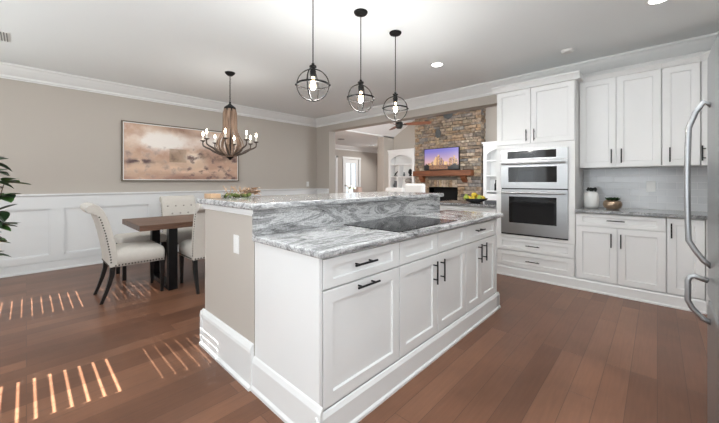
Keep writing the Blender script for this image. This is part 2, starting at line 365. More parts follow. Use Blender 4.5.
# rear wall with openings
holes = [(-5.10, -4.44, 0.92, 2.12), (-3.13, -2.61, 0.92, 2.12), (-1.95, 0.75, 0.0, 2.15)]  # last one is an added patio opening that admits daylight
b = MB(); x = XL-0.15
for x0, x1, z0, z1 in holes:
    b.box(x, x0, YR-0.15, YR, 0, H)
    if z0 > 0: b.box(x0, x1, YR-0.15, YR, 0, z0)
    b.box(x0, x1, YR-0.15, YR, z1, H); x = x1
b.box(x, XR+0.15, YR-0.15, YR, 0, H); struct('wall_rear', b, M['beige'])
for i, (x0, x1, z0, z1) in enumerate(holes):
    b = MB()
    t = 0.05
    for (a, c, d, e) in ((x0-t, x0, z0, z1), (x1, x1+t, z0, z1), (x0-t, x1+t, z1, z1+t)): b.box(a, c, YR-0.01, YR+0.02, d, e)
    if z0 > 0: b.box(x0-t-0.02, x1+t+0.02, YR-0.01, YR+0.06, z0-0.04, z0); b.box(x0, x1, YR-0.12, YR-0.08, 1.56, 1.64)
    else:
        for xm in (x0+0.03, (x0+x1)/2, x1-0.03): b.box(xm-0.035, xm+0.035, YR-0.12, YR-0.07, 0, z1)
        b.box(x0, x1, YR-0.12, YR-0.07, 0, 0.08); b.box(x0, x1, YR-0.12, YR-0.07, z1-0.08, z1)
    wf = struct('window_%d' % (i+1), b, M['trim'])
    MB().box(x0, x1, YR-0.105, YR-0.1, z0+0.0, z1).build('pane', M['glass'], wf)
    if z0 > 0:
        bl = empty('window_blind', ((x0+x1)/2, YR-0.04, z0), 0, ['white horizontal slat blind in the rear window nearer the left wall', 'white horizontal slat blind in the rear window nearer the patio door'][i], 'blind', 'slat blinds in the rear windows')
        s = MB(); z = z0+0.03; sl = 0.0
        while z < z1-0.05:
            s.box(x0+0.01, x1-0.01, YR-0.065, YR-0.015, z, z+(0.005+(0.0045 if i == 0 else 0) if z < 1.6 else 0.0122)); z += 0.0508
        s.build('slats', M['blind'], bl, world=True)
        MB().box(x0+0.005, x1-0.005, YR-0.07, YR-0.01, z1-0.045, z1).build('head_rail', M['blind'], bl, world=True)
        for xm in (x0+0.12, x1-0.12): MB().box(xm-0.002, xm+0.002, YR-0.042, YR-0.038, z0, z1-0.04).build('cord', M['blind'], bl, world=True)

struct('sun_blocker', MB().box(-2.55, 1.6, -5.4, -1.76, 2.45, 2.55), M['trim'])  # unseen slab added to keep the sun out of the wide rear opening
# crown moulding: profile (out from wall, z below ceiling)
crown = [(0, 0), (0.125, 0), (0.125, -0.022), (0.108, -0.034), (0.092, -0.062), (0.060, -0.100), (0.038, -0.122), (0.022, -0.134), (0.022, -0.160), (0.010, -0.168), (0.010, -0.18), (0, -0.18)]
b = MB(); b.prism(crown, (XL, YR, H), 'y', YW-YR); struct('trim_1', b, M['trim'])
b = MB(); b.prism([(-a, z) for a, z in crown], (XL, YW, H), 'x', XR-XL); struct('trim_2', b, M['trim'])
b = MB(); b.prism([(-a, z) for a, z in crown], (XR, YR, H), 'y', YW-YR); struct('trim_3', b, M['trim'])
# baseboards + wainscot
base = [(0, 0), (0.030, 0), (0.030, 0.018), (0.018, 0.03), (0.018, 0.115), (0.008, 0.135), (0, 0.135)]
b = MB(); b.prism(base, (XL+0.012, YR, 0), 'y', YW-YR); struct('baseboard_left', b, M['wains'])
b = MB(); b.prism([(-a, z) for a, z in base], (XL+0.012, YW-0.012, 0), 'x', 0.453); struct('baseboard_back', b, M['wains'])
b = MB()
b.box(XL, XL+0.012, YR, YW, 0, 1.03)
ys = [-1.45, -0.90, 0.225, 0.367, 1.385, 1.525, 2.60, 2.74, 3.75, 3.89, 4.80]
stiles = [(-1.6, -0.92), (0.225, 0.367), (1.385, 1.525), (2.57, 2.71), (3.72, 3.86), (4.80, YW)]
for y0, y1 in stiles: b.box(XL+0.012, XL+0.036, y0, y1, 0.215, 0.86)
b.box(XL+0.012, XL+0.036, YR, YW, 0.86, 1.03); b.box(XL+0.012, XL+0.036, YR, YW, 0.134, 0.215)
for (a, c) in zip(stiles[:-1], stiles[1:]):
    y0, y1 = a[1], c[0]; q = 0.014
    for (p0, p1, r0, r1) in ((y0, y1, 0.215, 0.215+q), (y0, y1, 0.86-q, 0.86), (y0, y0+q, 0.215, 0.86), (y1-q, y1, 0.215, 0.86)):
        b.box(XL+0.012, XL+0.026, p0, p1, r0, r1)
cap = [(0, 0), (0.036, 0), (0.040, 0.012), (0.055, 0.022), (0.055, 0.042), (0, 0.042)]
b.prism(cap, (XL, YR, 1.02), 'y', YW-YR); struct('trim_4', b, M['wains'])
b = MB(); b.box(XL, -5.665, YW-0.030, YW, 0, 1.03); b.prism([(-a, z) for a, z in cap], (XL, YW, 1.02), 'x', 0.465); struct('trim_5', b, M['wains'])
# granite-topped raised bar wall of the island
BX0, BX1, BY0, BY1 = -2.49, -1.745, 0.93, 3.08
struct('wall_bar', MB().box(BX0, BX1, BY0, BY1, 0, 1.04), M['beige'])
tb = [(0, 0), (0.034, 0), (0.034, 0.016), (0.020, 0.028), (0.020, 0.215), (0.026, 0.222), (0.022, 0.24), (0.010, 0.262), (0, 0.268)]
b = MB()
pr = lambda poly, L=1: poly
b.prism([(-a, z) for a, z in tb], (BX0-0.03, BY0, 0), 'x', BX1-BX0+0.03)
b.prism([(-a, z) for a, z in tb], (BX0, BY0-0.03, 0), 'y', BY1-BY0+0.03)
struct('baseboard_bar', b, M['trim'])
b = MB(); b.box(BX0-0.022, BX1+0.012, BY0-0.018, BY1, 1.04, 1.068); b.box(BX0-0.012, BX1+0.006, BY0-0.010, BY1, 1.028, 1.04)
struct('trim_6', b, M['trim'], bevel=0.004)

# ---- living room and foyer shell
RX0, RX1, RYB = -6.75, -1.72, 8.9
b = MB(); b.box(RX0-0.28, -1.55, RYB, RYB+0.12, 0, 4.6); struct('wall_living_back', b, M['beige'])
struct('wall_living_right', MB().box(RX1, RX1+0.12, 5.135, RYB, 0, 3.2), M['beige'])
struct('wall_pillar', MB().box(-7.02, RX0, 8.33, RYB, 0, 3.2), M['beige'])
b = MB()
xm = (RX0+RX1)/2; zl, zh = 2.78, 2.78+0.58*(RX1-RX0)/2
b.add([(RX0, 5.04, zl), (xm, 5.04, zh), (xm, RYB, zh), (RX0, RYB, zl), (RX0, 5.04, zl+.12), (xm, 5.04, zh+.12), (xm, RYB, zh+.12), (RX0, RYB, zl+.12)], [(0,3,2,1),(4,5,6,7),(0,1,5,4),(1,2,6,5),(2,3,7,6),(3,0,4,7)])
b.add([(RX1, 5.04, zl), (xm, 5.04, zh), (xm, RYB, zh), (RX1, RYB, zl), (RX1, 5.04, zl+.12), (xm, 5.04, zh+.12), (xm, RYB, zh+.12), (RX1, RYB, zl+.12)], [(0,3,2,1),(4,5,6,7),(0,1,5,4),(1,2,6,5),(2,3,7,6),(3,0,4,7)])
struct('ceiling_living', b, M['ceil'])
b = MB(); b.box(-10.2, RX0, 4.9, 12.4, H, H+0.1); b.box(-10.2, RX0, 4.9, 4.95, 0, H); struct('ceiling_foyer', b, M['ceil'])
XF = -9.7
b = MB(); b.box(XF-0.15, XF, 4.9, 9.30, 0, H); b.box(XF-0.15, XF, 9.30, 10.22, 2.20, H); b.box(XF-0.15, XF, 10.22, 12.0, 0, H); b.box(XF, -7.02, 11.45, 11.6, 0, H)
struct('wall_foyer', b, M['beige2'])
b = MB(); b.prism(crown, (XF, 4.95, H), 'y', 6.5); b.prism([(-a, z) for a, z in crown], (XF, 11.45, H), 'x', 2.6); struct('trim_7', b, M['trim'])
b = MB(); 
for (y0, y1, z0, z1) in ((9.22, 9.31, 0, 2.2), (10.21, 10.30, 0, 2.2), (9.20, 10.32, 2.2, 2.29)): b.box(XF-0.02, XF+0.03, y0, y1, z0, z1)
d1 = struct('door_1', b, M['trim'])
b = MB()
for (y0, y1, z0, z1) in ((9.31, 9.45, 0, 2.2), (10.07, 10.21, 0, 2.2), (9.45, 10.07, 2.02, 2.2), (9.45, 10.07, 0, 0.25), (9.735, 9.785, 0.25, 2.02)): b.box(XF-0.08, XF-0.03, y0, y1, z0, z1)
b.build('door_leaf', M['trim'], d1)
MB().box(XF-0.06, XF-0.05, 9.45, 10.07, 0.25, 2.02).build('pane', M['glass'], d1)
MB().sphere((XF-0.0, 9.36, 1.05), 0.035).build('door_knob', M['bronze'], d1, smooth=True)
b = MB(); b.box(XF-0.01, XF+0.05, 8.54, 8.62, 0, 2.3); b.box(XF-0.01, XF+0.05, 8.80, 8.88, 0, 2.3); b.box(XF-0.01, XF+0.05, 8.54, 8.88, 2.22, 2.3); b.box(XF-0.01, XF+0.02, 8.62, 8.80, 0, 2.22)
d2 = struct('door_2', b, M['trim'])
MB().box(XF+0.02, XF+0.06, 8.66, 8.74, 2.06, 2.14).build('hinge', M['black'], d2); MB().box(XF+0.02, XF+0.03, 8.70, 8.715, 0.9, 1.75).build('edge_gap', M['dark'], d2)
b = MB()
for (x0, x1, z0, z1) in ((-9.62, -9.54, 0, 2.25), (-8.72, -8.64, 0, 2.25), (-9.62, -8.64, 2.25, 2.33)): b.box(x0, x1, 11.42, 11.45, z0, z1)
b.box(-9.54, -8.72, 11.435, 11.45, 0, 2.25)
d3 = struct('door_3', b, M['beige'])

# ------------------------------------------------------------------ cabinets
def shaker(mb, x0, x1, z0, z1, y=0.0, t=0.02, fr=0.062, rec=0.012):
    """shaker front facing -y, outer face at y, thickness t"""
    g = 0.0018; x0 += g; x1 -= g; z0 += g; z1 -= g
    fz = min(fr, (z1-z0)*0.27)
    def ring(a, c, yy): return [(x0+a, yy, z0+c), (x1-a, yy, z0+c), (x1-a, yy, z1-c), (x0+a, yy, z1-c)]
    R_ = [ring(0, 0, y+t), ring(0, 0, y+0.0015), ring(0.0015, 0.0015, y), ring(fr, fz, y), ring(fr+0.004, fz+0.004, y+rec), ]
    vs = [p for r in R_ for p in r]; fs = [(0, 1, 2, 3)]
    for i in range(4):
        for k in range(4): fs.append((i*4+k, i*4+(k+1) % 4, (i+1)*4+(k+1) % 4, (i+1)*4+k))
    fs.append((16, 17, 18, 19)); mb.add(vs, fs); return mb
def pull(cx, cz, L, vert, y=0.0):
    b = MB(); r = 0.0058; off = 0.033
    if vert:
        b.cyl((cx, y-off, cz-L/2), (cx, y-off, cz+L/2), r, 10)
        for s in (-1, 1): b.cyl((cx, y+0.001, cz+s*L*0.31), (cx, y-off, cz+s*L*0.31), r*0.85, 8)
    else:
        b.cyl((cx-L/2, y-off, cz), (cx+L/2, y-off, cz), r, 10)
        for s in (-1, 1): b.cyl((cx+s*L*0.31, y+0.001, cz), (cx+s*L*0.31, y-off, cz), r*0.85, 8)
    return b
def cabinet(name, label, cat, loc, rz, W, D, z0, z1, fronts, group=None, extra=None, bodyw=None):
    """origin at the left front corner of the unit; fronts: (kind,x0,x1,z0,z1,handle) handle=(cx,cz,L,vert)"""
    t = empty(name, loc, rz, label, cat, group)
    zb = loc[2]
    b = MB(); b.box(0.0005, W-0.0005, 0.021, D, z0-zb, z1-zb); b.build('body', M['white'], t)
    for kind, x0, x1, a, c, h in fronts:
        d = shaker(MB(), x0, x1, a-zb, c-zb).build(kind, M['white'], t)
        if h: pull(h[0], h[1]-zb, h[2], h[3]).build('handle', M['black'], d, smooth=False)
    if extra: extra(t)
    return t
# island units: local x -> world +y, front at x=-1.14
IX = -1.14
cabinet('base_cabinet', 'white island cabinet nearest the camera with one drawer over one wide panel door', 'cabinet', (IX, 0.95, 0), R(90), 0.61, 0.56, 0, 0.88,
        [('drawer', 0.006, 0.608, 0.722, 0.868, (0.28, 0.808, 0.17, False)), ('door', 0.006, 0.608, 0.155, 0.716, (0.30, 0.690, 0.17, False))], 'island base cabinets',
        extra=lambda t: MB().box(-0.016, 0.0, 0.0, 0.60, 0, 0.88).build('end_panel', M['white'], t))
cabinet('base_cabinet', 'white island cabinet under the black cooktop with two doors and two plain drawer fronts', 'cabinet', (IX, 1.561, 0), R(90), 0.914, 0.56, 0, 0.88,
        [('drawer', 0.002, 0.456, 0.722, 0.868, None), ('drawer', 0.458, 0.912, 0.722, 0.868, None),
         ('door', 0.002, 0.456, 0.155, 0.716, (0.40, 0.600, 0.16, True)), ('door', 0.458, 0.912, 0.155, 0.716, (0.50, 0.600, 0.16, True))], 'island base cabinets')
cabinet('base_cabinet', 'white island cabinet at the far end, two narrow doors with paired black pulls', 'cabinet', (IX, 2.476, 0), R(90), 0.66, 0.56, 0, 0.88,
        [('drawer', 0.002, 0.652, 0.722, 0.868, (0.24, 0.812, 0.15, False)),
         ('door', 0.002, 0.302, 0.155, 0.716, (0.245, 0.610, 0.16, True)), ('door', 0.304, 0.652, 0.155, 0.716, (0.350, 0.610, 0.16, True))], 'island base cabinets',
        extra=lambda t: MB().box(0.66, 0.68, 0.0, 0.60, 0, 0.88).build('end_panel', M['white'], t))
ib = [(0, 0), (0.026, 0), (0.026, 0.014), (0.016, 0.024), (0.016, 0.128), (0.006, 0.147), (0, 0.152)]
b = MB(); b.prism(ib, (IX, 0.93-0.026+0.004, 0), 'y', 3.16-0.904+0.026); 
b.prism([(-a, z*1.3) for a, z in ib], (-1.745, 0.934, 0), 'x', 0.605+0.026)
b.prism(ib, (IX, 3.13, 0), 'y', 0.03)
struct('baseboard_island', b, M['trim'])

def slab(name, label, cat, x0, x1, y0, y1, z0, z1, mat, bev=0.010):
    o = MB().box(x0, x1, y0, y1, z0, z1).build(name, mat, None, bevel=bev, seg=3)
    return tag(o, label, cat)
slab('island_countertop', 'lower white and grey veined granite top on the island, around the cooktop', 'countertop', -1.745, -1.112, 0.915, 3.27, 0.8805, 0.915, M['granite'])
slab('bar_countertop', 'raised white and grey veined granite bar top above the island counter', 'countertop', -2.545, -1.685, 0.885, 3.125, 1.068, 1.108, M['granite'], 0.013)
o = MB().box(-1.7445, -1.722, 0.918, 3.10, 0.9155, 1.0675).build('granite_backsplash', M['granite'], None, bevel=0.002)
tag(o, 'upright granite strip between the lower island counter and raised bar top', 'backsplash')

# cooktop
t = empty('cooktop', (-1.425, 2.0, 0.915), 0, 'black glass electric cooktop set flush in the island counter', 'cooktop')
MB().box(-1.675, -1.175, 1.60, 2.40, 0.9155, 0.9205).build('glass_top', M['glassblack'], t, bevel=0.002, world=True)
for (cx, cy, r) in ((-1.55, 1.80, 0.075), (-1.55, 2.2, 0.10), (-1.30, 1.80, 0.10), (-1.30, 2.2, 0.075), (-1.52, 2.0, 0.05)):
    b = MB(); n = 32; b.rings([[(cx+rr*math.cos(2*PI*k/n), cy+rr*math.sin(2*PI*k/n), zz) for k in range(n)] for rr, zz in ((r, 0.9206), (r, 0.9209), (r-0.003, 0.9209), (r-0.003, 0.9206))], False, closed=True)
    b.build('burner_ring', M['ring'], t, world=True)

# outlet on the bar end, switch on left wall, outlet on tiles
def plate(name, label, loc, face, w_=0.072, h_=0.118, holes=True):
    t = empty(name, loc, face, label, 'outlet' if 'outlet' in name else 'switch')
    MB().box(-w_/2, w_/2, -0.006, 0, -h_/2, h_/2).build('cover_plate', M['plate'], t, bevel=0.002)
    for s in (-1, 1):
        if holes: MB().box(-0.017, 0.017, -0.008, -0.0055, s*0.024-0.014, s*0.024+0.014).build('socket', M['plate'], t, bevel=0.001)
    if not holes: MB().box(-0.006, 0.006, -0.014, -0.0055, -0.014, 0.014).build('toggle', M['plate'], t)
    return t
plate('electrical_outlet', 'white outlet plate on the beige end wall of the raised bar', (-1.967, BY0, 0.832), 0)
plate('light_switch', 'white switch plate on left wall near the far corner', (XL, 4.66, 1.17), R(90), holes=False)
plate('electrical_outlet', 'white outlet plate on the tiled wall above the right counter', (-0.054, YW-0.012, 1.175), 0, 0.08, 0.12)

# ---- oven tower
YC = 4.355
def tower_extra(t):
    # face frame stiles around the oven, end panels, crown
    b = MB(); W = 0.884
    b.box(0, 0.066, 0.0, 0.021, 0.544, 1.642); b.box(W-0.064, W, 0.0, 0.021, 0.544, 1.642)
    b.box(0, W, 0.0, 0.021, 1.642, 1.706); b.box(0, W, 0, 0.021, 0.508, 0.544)
    b.box(0, W, 0, 0.021, 0.0, 0.125)
    b.build('face_frame', M['white'], t)
    cp = [(0.02, 0), (-0.012, 0), (-0.016, 0.018), (-0.035, 0.045), (-0.055, 0.062), (-0.055, 0.080), (0.02, 0.080)]
    c = MB(); c.prism(cp, (-0.05, 0, 2.415), 'x', W+0.10)
    c.box(-0.05, 0, 0, 0.57, 2.43, 2.495); c.box(W, W+0.05, 0, 0.57, 2.43, 2.495); c.box(0, W, 0.02, 0.57, 2.415, 2.495)
    c.build('crown', M['trim'], t)
tower = cabinet('oven_cabinet', 'tall white cabinet housing the steel double oven', 'cabinet', (-1.576, YC, 0), 0, 0.884, 0.575, 0, 2.42,
        [('door', 0.004, 0.417, 1.712, 2.412, (0.372, 1.815, 0.145, True)), ('door', 0.419, 0.880, 1.712, 2.412, (0.462, 1.815, 0.145, True)),
         ('drawer', 0.004, 0.880, 0.340, 0.502, (0.445, 0.421, 0.155, False)), ('drawer', 0.004, 0.880, 0.128, 0.334, (0.445, 0.225, 0.155, False))], extra=tower_extra)
def base_board(name, x0, x1, y, z1=0.12):
    b = MB(); b.prism([(0, 0), (-0.022, 0), (-0.022, 0.014), (-0.012, 0.022), (-0.012, z1-0.015), (-0.003, z1), (0, z1)], (x0, y, 0), 'x', x1-x0); struct(name, b, M['trim'])
base_board('baseboard_right', -2.55, 0.33, YC)

# oven appliance
t = empty('double_wall_oven', (-1.134, YC, 0.545), 0, 'stainless steel double wall oven built into the tall white cabinet', 'oven')
ox0, ox1, yf = -1.508, -0.758, YC-0.022
def opart(name, z0, z1, gz0, gz1, gx0, gx1, parent, yy=yf):
    b = MB(); y0, y1 = yy, YC+0.0
    b.box(ox0, gx0, y0, y1, z0, z1); b.box(gx1, ox1, y0, y1, z0, z1); b.box(gx0, gx1, y0, y1, z0, gz0); b.box(gx0, gx1, y0, y1, gz1, z1)
    o = b.build(name, M['steel'], parent, world=True)
    MB().box(gx0, gx1, y0+0.001, y1, gz0, gz1).build('window' if 'door' in name else 'display', M['ovenglass'], o, world=True)
    return o
opart('control_panel', 1.508, 1.640, 1.528, 1.622, -1.43, -0.875, t)
d = opart('upper_door', 1.148, 1.500, 1.225, 1.418, -1.418, -0.868, t)
def obar(z, d):
    b = MB(); b.cyl((ox0+0.02, yf-0.05, z), (ox1-0.02, yf-0.05, z), 0.0125, 14)
    for xx in (ox0+0.05, ox1-0.05): b.cyl((xx, yf, z), (xx, yf-0.05, z), 0.010, 10)
    b.build('handle', M['steel'], d, world=True, smooth=False)
obar(1.462, d)
d = opart('lower_door', 0.562, 1.132, 0.702, 1.040, -1.410, -0.871, t); obar(1.090, d)
MB().box(ox0, ox1, YC-0.012, YC, 0.545, 0.562).build('vent_strip', M['black'], t, world=True)
MB().box(ox0, ox1, YC-0.006, YC, 1.132, 1.148).build('gap_strip', M['black'], t, world=True)

# ---- right run: base and wall cabinets
cabinet('base_cabinet', 'white base cabinet right of the ovens with one long drawer above two doors', 'cabinet', (-0.690, YC, 0), 0, 0.755, 0.575, 0, 0.88,
        [('drawer', 0.006, 0.752, 0.735, 0.872, (0.365, 0.808, 0.15, False)), ('door', 0.006, 0.377, 0.128, 0.730, (0.327, 0.595, 0.15, True)), ('door', 0.379, 0.752, 0.128, 0.730, (0.408, 0.595, 0.15, True))], 'base cabinets along the oven wall')
cabinet('base_cabinet', 'narrow white base cabinet with one full height door, next to the refrigerator', 'cabinet', (0.066, YC, 0), 0, 0.262, 0.575, 0, 0.88,
        [('door', 0.003, 0.258, 0.128, 0.872, (0.034, 0.752, 0.145, True))], 'base cabinets along the oven wall')
tcab = cabinet('base_cabinet', 'plain white corner base cabinet tucked behind the refrigerator', 'cabinet', (0.335, YC, 0), R(-62), 0.62, 0.02, 0, 0.88,
        [('door', 0.01, 0.61, 0.128, 0.872, None)], 'base cabinets along the oven wall',
        extra=lambda t: MB().prism([(0.331, YC+0.001), (0.331, YW-0.005), (XR-0.01, YW-0.005), (XR-0.01, 3.75), (0.64, 3.80)], (0, 0, 0), 'z', 0.88).build('carcass', M['white'], t, world=True))
# countertop L
b = MB(); b.prism([(-0.690, YW-0.003), (-0.690, 4.325), (0.32, 4.325), (0.60, 3.74), (XR-0.003, 3.74), (XR-0.003, YW-0.003)], (0, 0, 0.8815), 'z', 0.034)
tag(b.build('kitchen_countertop', M['granite2'], None, bevel=0.006, seg=2), 'grey granite counter on the base cabinets right of the ovens', 'countertop')
b = MB(); b.box(-0.691, XR-0.002, YW-0.012, YW-0.001, 0.9165, 1.394)
tag(b.build('tile_backsplash', M['tile'], None), 'glossy pale grey subway tiles between counter and wall cabinets', 'backsplash')

YU = 4.60
def up_crown(x0, x1):
    def f(t):
        c = MB(); cp = [(0.03, 0), (-0.008, 0), (-0.012, 0.012), (-0.030, 0.034), (-0.040, 0.044), (-0.040, 0.058), (0.03, 0.058)]
        c.prism(cp, (x0, 0, 2.425), 'x', x1-x0); c.box(x0, x1, 0.02, 0.32, 2.425, 2.483)
        for i, v in enumerate(c.v): c.v[i] = (v[0], v[1], v[2]-1.395)
        c.build('crown', M['trim'], t)
    return f
cabinet('wall_cabinet', 'white double door wall cabinet right beside the oven tower', 'cabinet', (-0.690, YU, 1.395), 0, 0.722, 0.33, 1.395, 2.43,
        [('door', 0.003, 0.349, 1.398, 2.425, (0.309, 1.522, 0.16, True)), ('door', 0.351, 0.719, 1.398, 2.425, (0.397, 1.522, 0.16, True))], 'wall cabinets above the counter', extra=up_crown(0, 0.722))
cabinet('wall_cabinet', 'white single door wall cabinet left of the corner by the refrigerator', 'cabinet', (0.034, YU, 1.395), 0, 0.28, 0.33, 1.395, 2.43,
        [('door', 0.003, 0.277, 1.398, 2.425, (0.06, 1.512, 0.15, True))], 'wall cabinets above the counter', extra=up_crown(0, 0.28))
def corner_extra(t):
    MB().prism([(0.318, YU+0.001), (0.318, YW-0.005), (XR-0.01, YW-0.005), (XR-0.01, 4.24), (0.672, 4.24)], (0, 0, 1.395), 'z', 1.035).build('carcass', M['white'], t, world=True)
    up_crown(0, 0.5)(t)
cabinet('wall_cabinet', 'white diagonal corner wall cabinet half hidden by the refrigerator', 'cabinet', (0.316, YU, 1.395), R(-45), 0.5, 0.02, 1.395, 2.43,
        [('door', 0.006, 0.494, 1.398, 2.425, (0.04, 1.512, 0.15, True))], 'wall cabinets above the counter', extra=corner_extra)

# ---- far base cabinet with fruit bowl
cabinet('base_cabinet', 'white base cabinet carrying the fruit bowl, left of the oven tower', 'cabinet', (-2.52, YC, 0), 0, 0.942, 0.575, 0, 0.88,
        [('drawer', 0.004, 0.938, 0.722, 0.868, (0.49, 0.803, 0.15, False)), ('door', 0.004, 0.470, 0.128, 0.716, (0.43, 0.6, 0.15, True)), ('door', 0.472, 0.938, 0.128, 0.716, (0.51, 0.6, 0.15, True))], 'base cabinets along the oven wall')
slab('fruit_bowl_countertop', 'grey granite top under the fruit bowl, left of the oven tower', 'countertop', -2.55, -1.580, 4.325, 5.0, 0.8805, 0.915, M['granite2'], 0.006)

# ------------------------------------------------------------------ fridge
FX, FY0, FY1 = 0.158, 1.13, 2.045
t = empty('refrigerator', (0.5, 1.59, 0), 0, 'stainless steel refrigerator with bottom freezer drawer at the right edge', 'refrigerator')
MB().box(FX+0.075, 0.93, FY0+0.005, FY1-0.005, 0.02, 1.76).build('body', flat('fridge_grey', (0.30, 0.31, 0.32), 0.4, 0.5), t, world=True, bevel=0.004)
def fdoor(name, y0, y1, z0, z1): return MB().box(FX, FX+0.07, y0, y1, z0, z1).build(name, M['steel'], t, world=True, bevel=0.012, seg=3)
dl = fdoor('door', FY0, FY1, 0.735, 1.780); fz = fdoor('freezer_drawer', FY0, FY1, 0.05, 0.722)
MB().box(FX+0.03, 0.9, FY0+0.02, FY1-0.02, 0.0, 0.05).build('kick_plate', M['black'], t, world=True)
MB().box(FX+0.01, FX+0.06, FY1-0.10, FY1-0.02, 1.780, 1.800).build('hinge_cover', M['black'], t, world=True, bevel=0.004)
def vhandle(y, parent):
    b = MB(); xo = FX-0.062
    pts = [(FX+0.005, y, 1.545), (FX-0.018, y, 1.565), (FX-0.042, y, 1.525), (xo, y, 1.46)]+[(xo-0.004*math.sin(PI*k/8), y, 1.46-(1.46-0.985)*k/8) for k in range(1, 8)]+[(xo, y, 0.985), (FX-0.042, y, 0.945), (FX-0.018, y, 0.905), (FX+0.005, y, 0.885)]
    b.tube(pts, 0.0105, 10); b.build('handle', M['steel'], parent, world=True, smooth=True)
vhandle(1.93, dl)
b = MB(); xo = FX-0.064; y = 1.93
b.tube([(FX+0.005, y, 0.655), (FX-0.02, y, 0.665), (FX-0.050, y, 0.700), (xo, y, 0.730), (xo, y, 0.815), (xo+0.006, y, 0.832), (FX-0.045, y, 0.838), (FX-0.006, y, 0.825)], 0.0105, 10)
b.build('handle', M['steel'], fz, world=True, smooth=True)

# ------------------------------------------------------------------ pendants
def make_pendant():
    t = empty('pendant_light', (0, 0, 0), 0, None, 'pendant light', 'globe cage pendants over the island')
    zt = H-1.975
    MB().lathe([(0.0, zt-0.028), (0.02, zt-0.028), (0.055, zt-0.018), (0.062, zt-0.006), (0.062, zt), (0, zt)], 24).build('canopy', M['bronze'], t, smooth=False)
    MB().cyl((0, 0, 0.15), (0, 0, zt-0.02), 0.0042, 8).build('rod', M['bronze'], t)
    MB().lathe([(0, 0.165), (0.010, 0.165), (0.012, 0.150), (0.026, 0.146), (0.028, 0.136), (0.018, 0.130), (0.020, 0.112), (0.024, 0.106), (0.022, 0.07), (0.016, 0.06), (0, 0.06)], 16).build('socket_cap', M['bronze'], t)
    r = 0.122
    c = MB(); n = 40
    for a in (R(43), R(118)):
        pts = [(r*math.cos(2*PI*k/n)*math.cos(a), r*math.cos(2*PI*k/n)*math.sin(a), r*math.sin(2*PI*k/n)) for k in range(n)]
        c.tube(pts, 0.0048, 6, closed=True, caps=False)
    hs = [[(rr*math.cos(2*PI*k/n), rr*math.sin(2*PI*k/n), zz) for k in range(n)] for rr, zz in ((r+0.002, -0.007), (r+0.002, 0.007), (r-0.003, 0.007), (r-0.003, -0.007))]
    c.rings(hs, False, closed=True)
    for a in (R(43), R(118), R(223), R(298)): c.sphere(((r+0.006)*math.cos(a), (r+0.006)*math.sin(a), 0), 0.009, 8, 6)
    c.build('globe_cage', M['bronze'], t, smooth=True)
    bl = MB().lathe([(0.0, -0.038), (0.010, -0.036), (0.020, -0.022), (0.022, -0.005), (0.016, 0.025), (0.010, 0.05), (0.010, 0.064), (0, 0.064)], 14)
    bl.build('bulb', M['bulb'], t, smooth=True)
    return t
pp = make_pendant()
pl = ['globe cage pendant hanging nearest, its ceiling canopy above the frame', 'globe cage pendant hanging in the middle of the row of three', 'globe cage pendant hanging farthest away, in front of the stone fireplace']
for i, (x, y) in enumerate(((-1.919, 1.510), (-1.921, 2.048), (-1.932, 2.573))):
    o = pp if i == 0 else copy_tree(pp)
    o.location = (x, y, 1.975); o.rotation_euler = (0, 0, R((4, 28, 4)[i])); o['label'] = pl[i]
    d = bpy.data.lights.new('pendant_glow', 'POINT'); d.energy = 17.0; d.color = (1, 0.985, 0.96); d.shadow_soft_size = 0.05
    lo = bpy.data.objects.new('pendant_glow', d); C.objects.link(lo); lo.location = (x, y, 1.975-0.06)

# ------------------------------------------------------------------ chandelier
cx, cy = -4.312, 1.943
t = empty('chandelier', (cx, cy, 1.54), 0, 'wooden stave chandelier with eight lit candle bulbs over the dining table', 'chandelier')
MB().lathe([(0, 1.160), (0.03, 1.160), (0.06, 1.185), (0.068, 1.205), (0, 1.205)], 20).build('canopy', M['bronze'], t)
b = MB()
zc = 0.78
k = 0
while zc < 1.165:
    a = PI/2*(k % 2)
    pts = [(0.010*math.cos(q)*math.cos(a), 0.010*math.cos(q)*math.sin(a), zc+0.017*math.sin(q)) for q in [2*PI*j/10 for j in range(10)]]
    b.tube(pts, 0.0028, 5, closed=True, caps=False); zc += 0.026; k += 1
b.build('chain', M['bronze'], t)
MB().lathe([(0, 0.80), (0.012, 0.80), (0.014, 0.77), (0.045, 0.745), (0.075, 0.72), (0.08, 0.695), (0.0, 0.69)], 20).build('top_cap', M['bronze'], t, smooth=True)
MB().lathe([(0, -0.01), (0.012, -0.005), (0.022, 0.01), (0.05, 0.03), (0.055, 0.05), (0.03, 0.06), (0.0, 0.06)], 16).build('finial', M['bronze'], t, smooth=True)
MB().cyl((0, 0, 0.05), (0, 0, 0.72), 0.012, 8).build('center_post', M['bronze'], t)
sp = [(0.066, 0.715), (0.084, 0.65), (0.088, 0.54), (0.088, 0.44), (0.098, 0.37), (0.13, 0.31), (0.165, 0.25), (0.175, 0.19), (0.155, 0.13), (0.115, 0.085), (0.075, 0.055), (0.045, 0.035)]
sp2 = [(0.082, 0.71), (0.100, 0.62), (0.106, 0.52), (0.100, 0.40), (0.088, 0.30), (0.070, 0.20), (0.050, 0.12), (0.035, 0.06)]
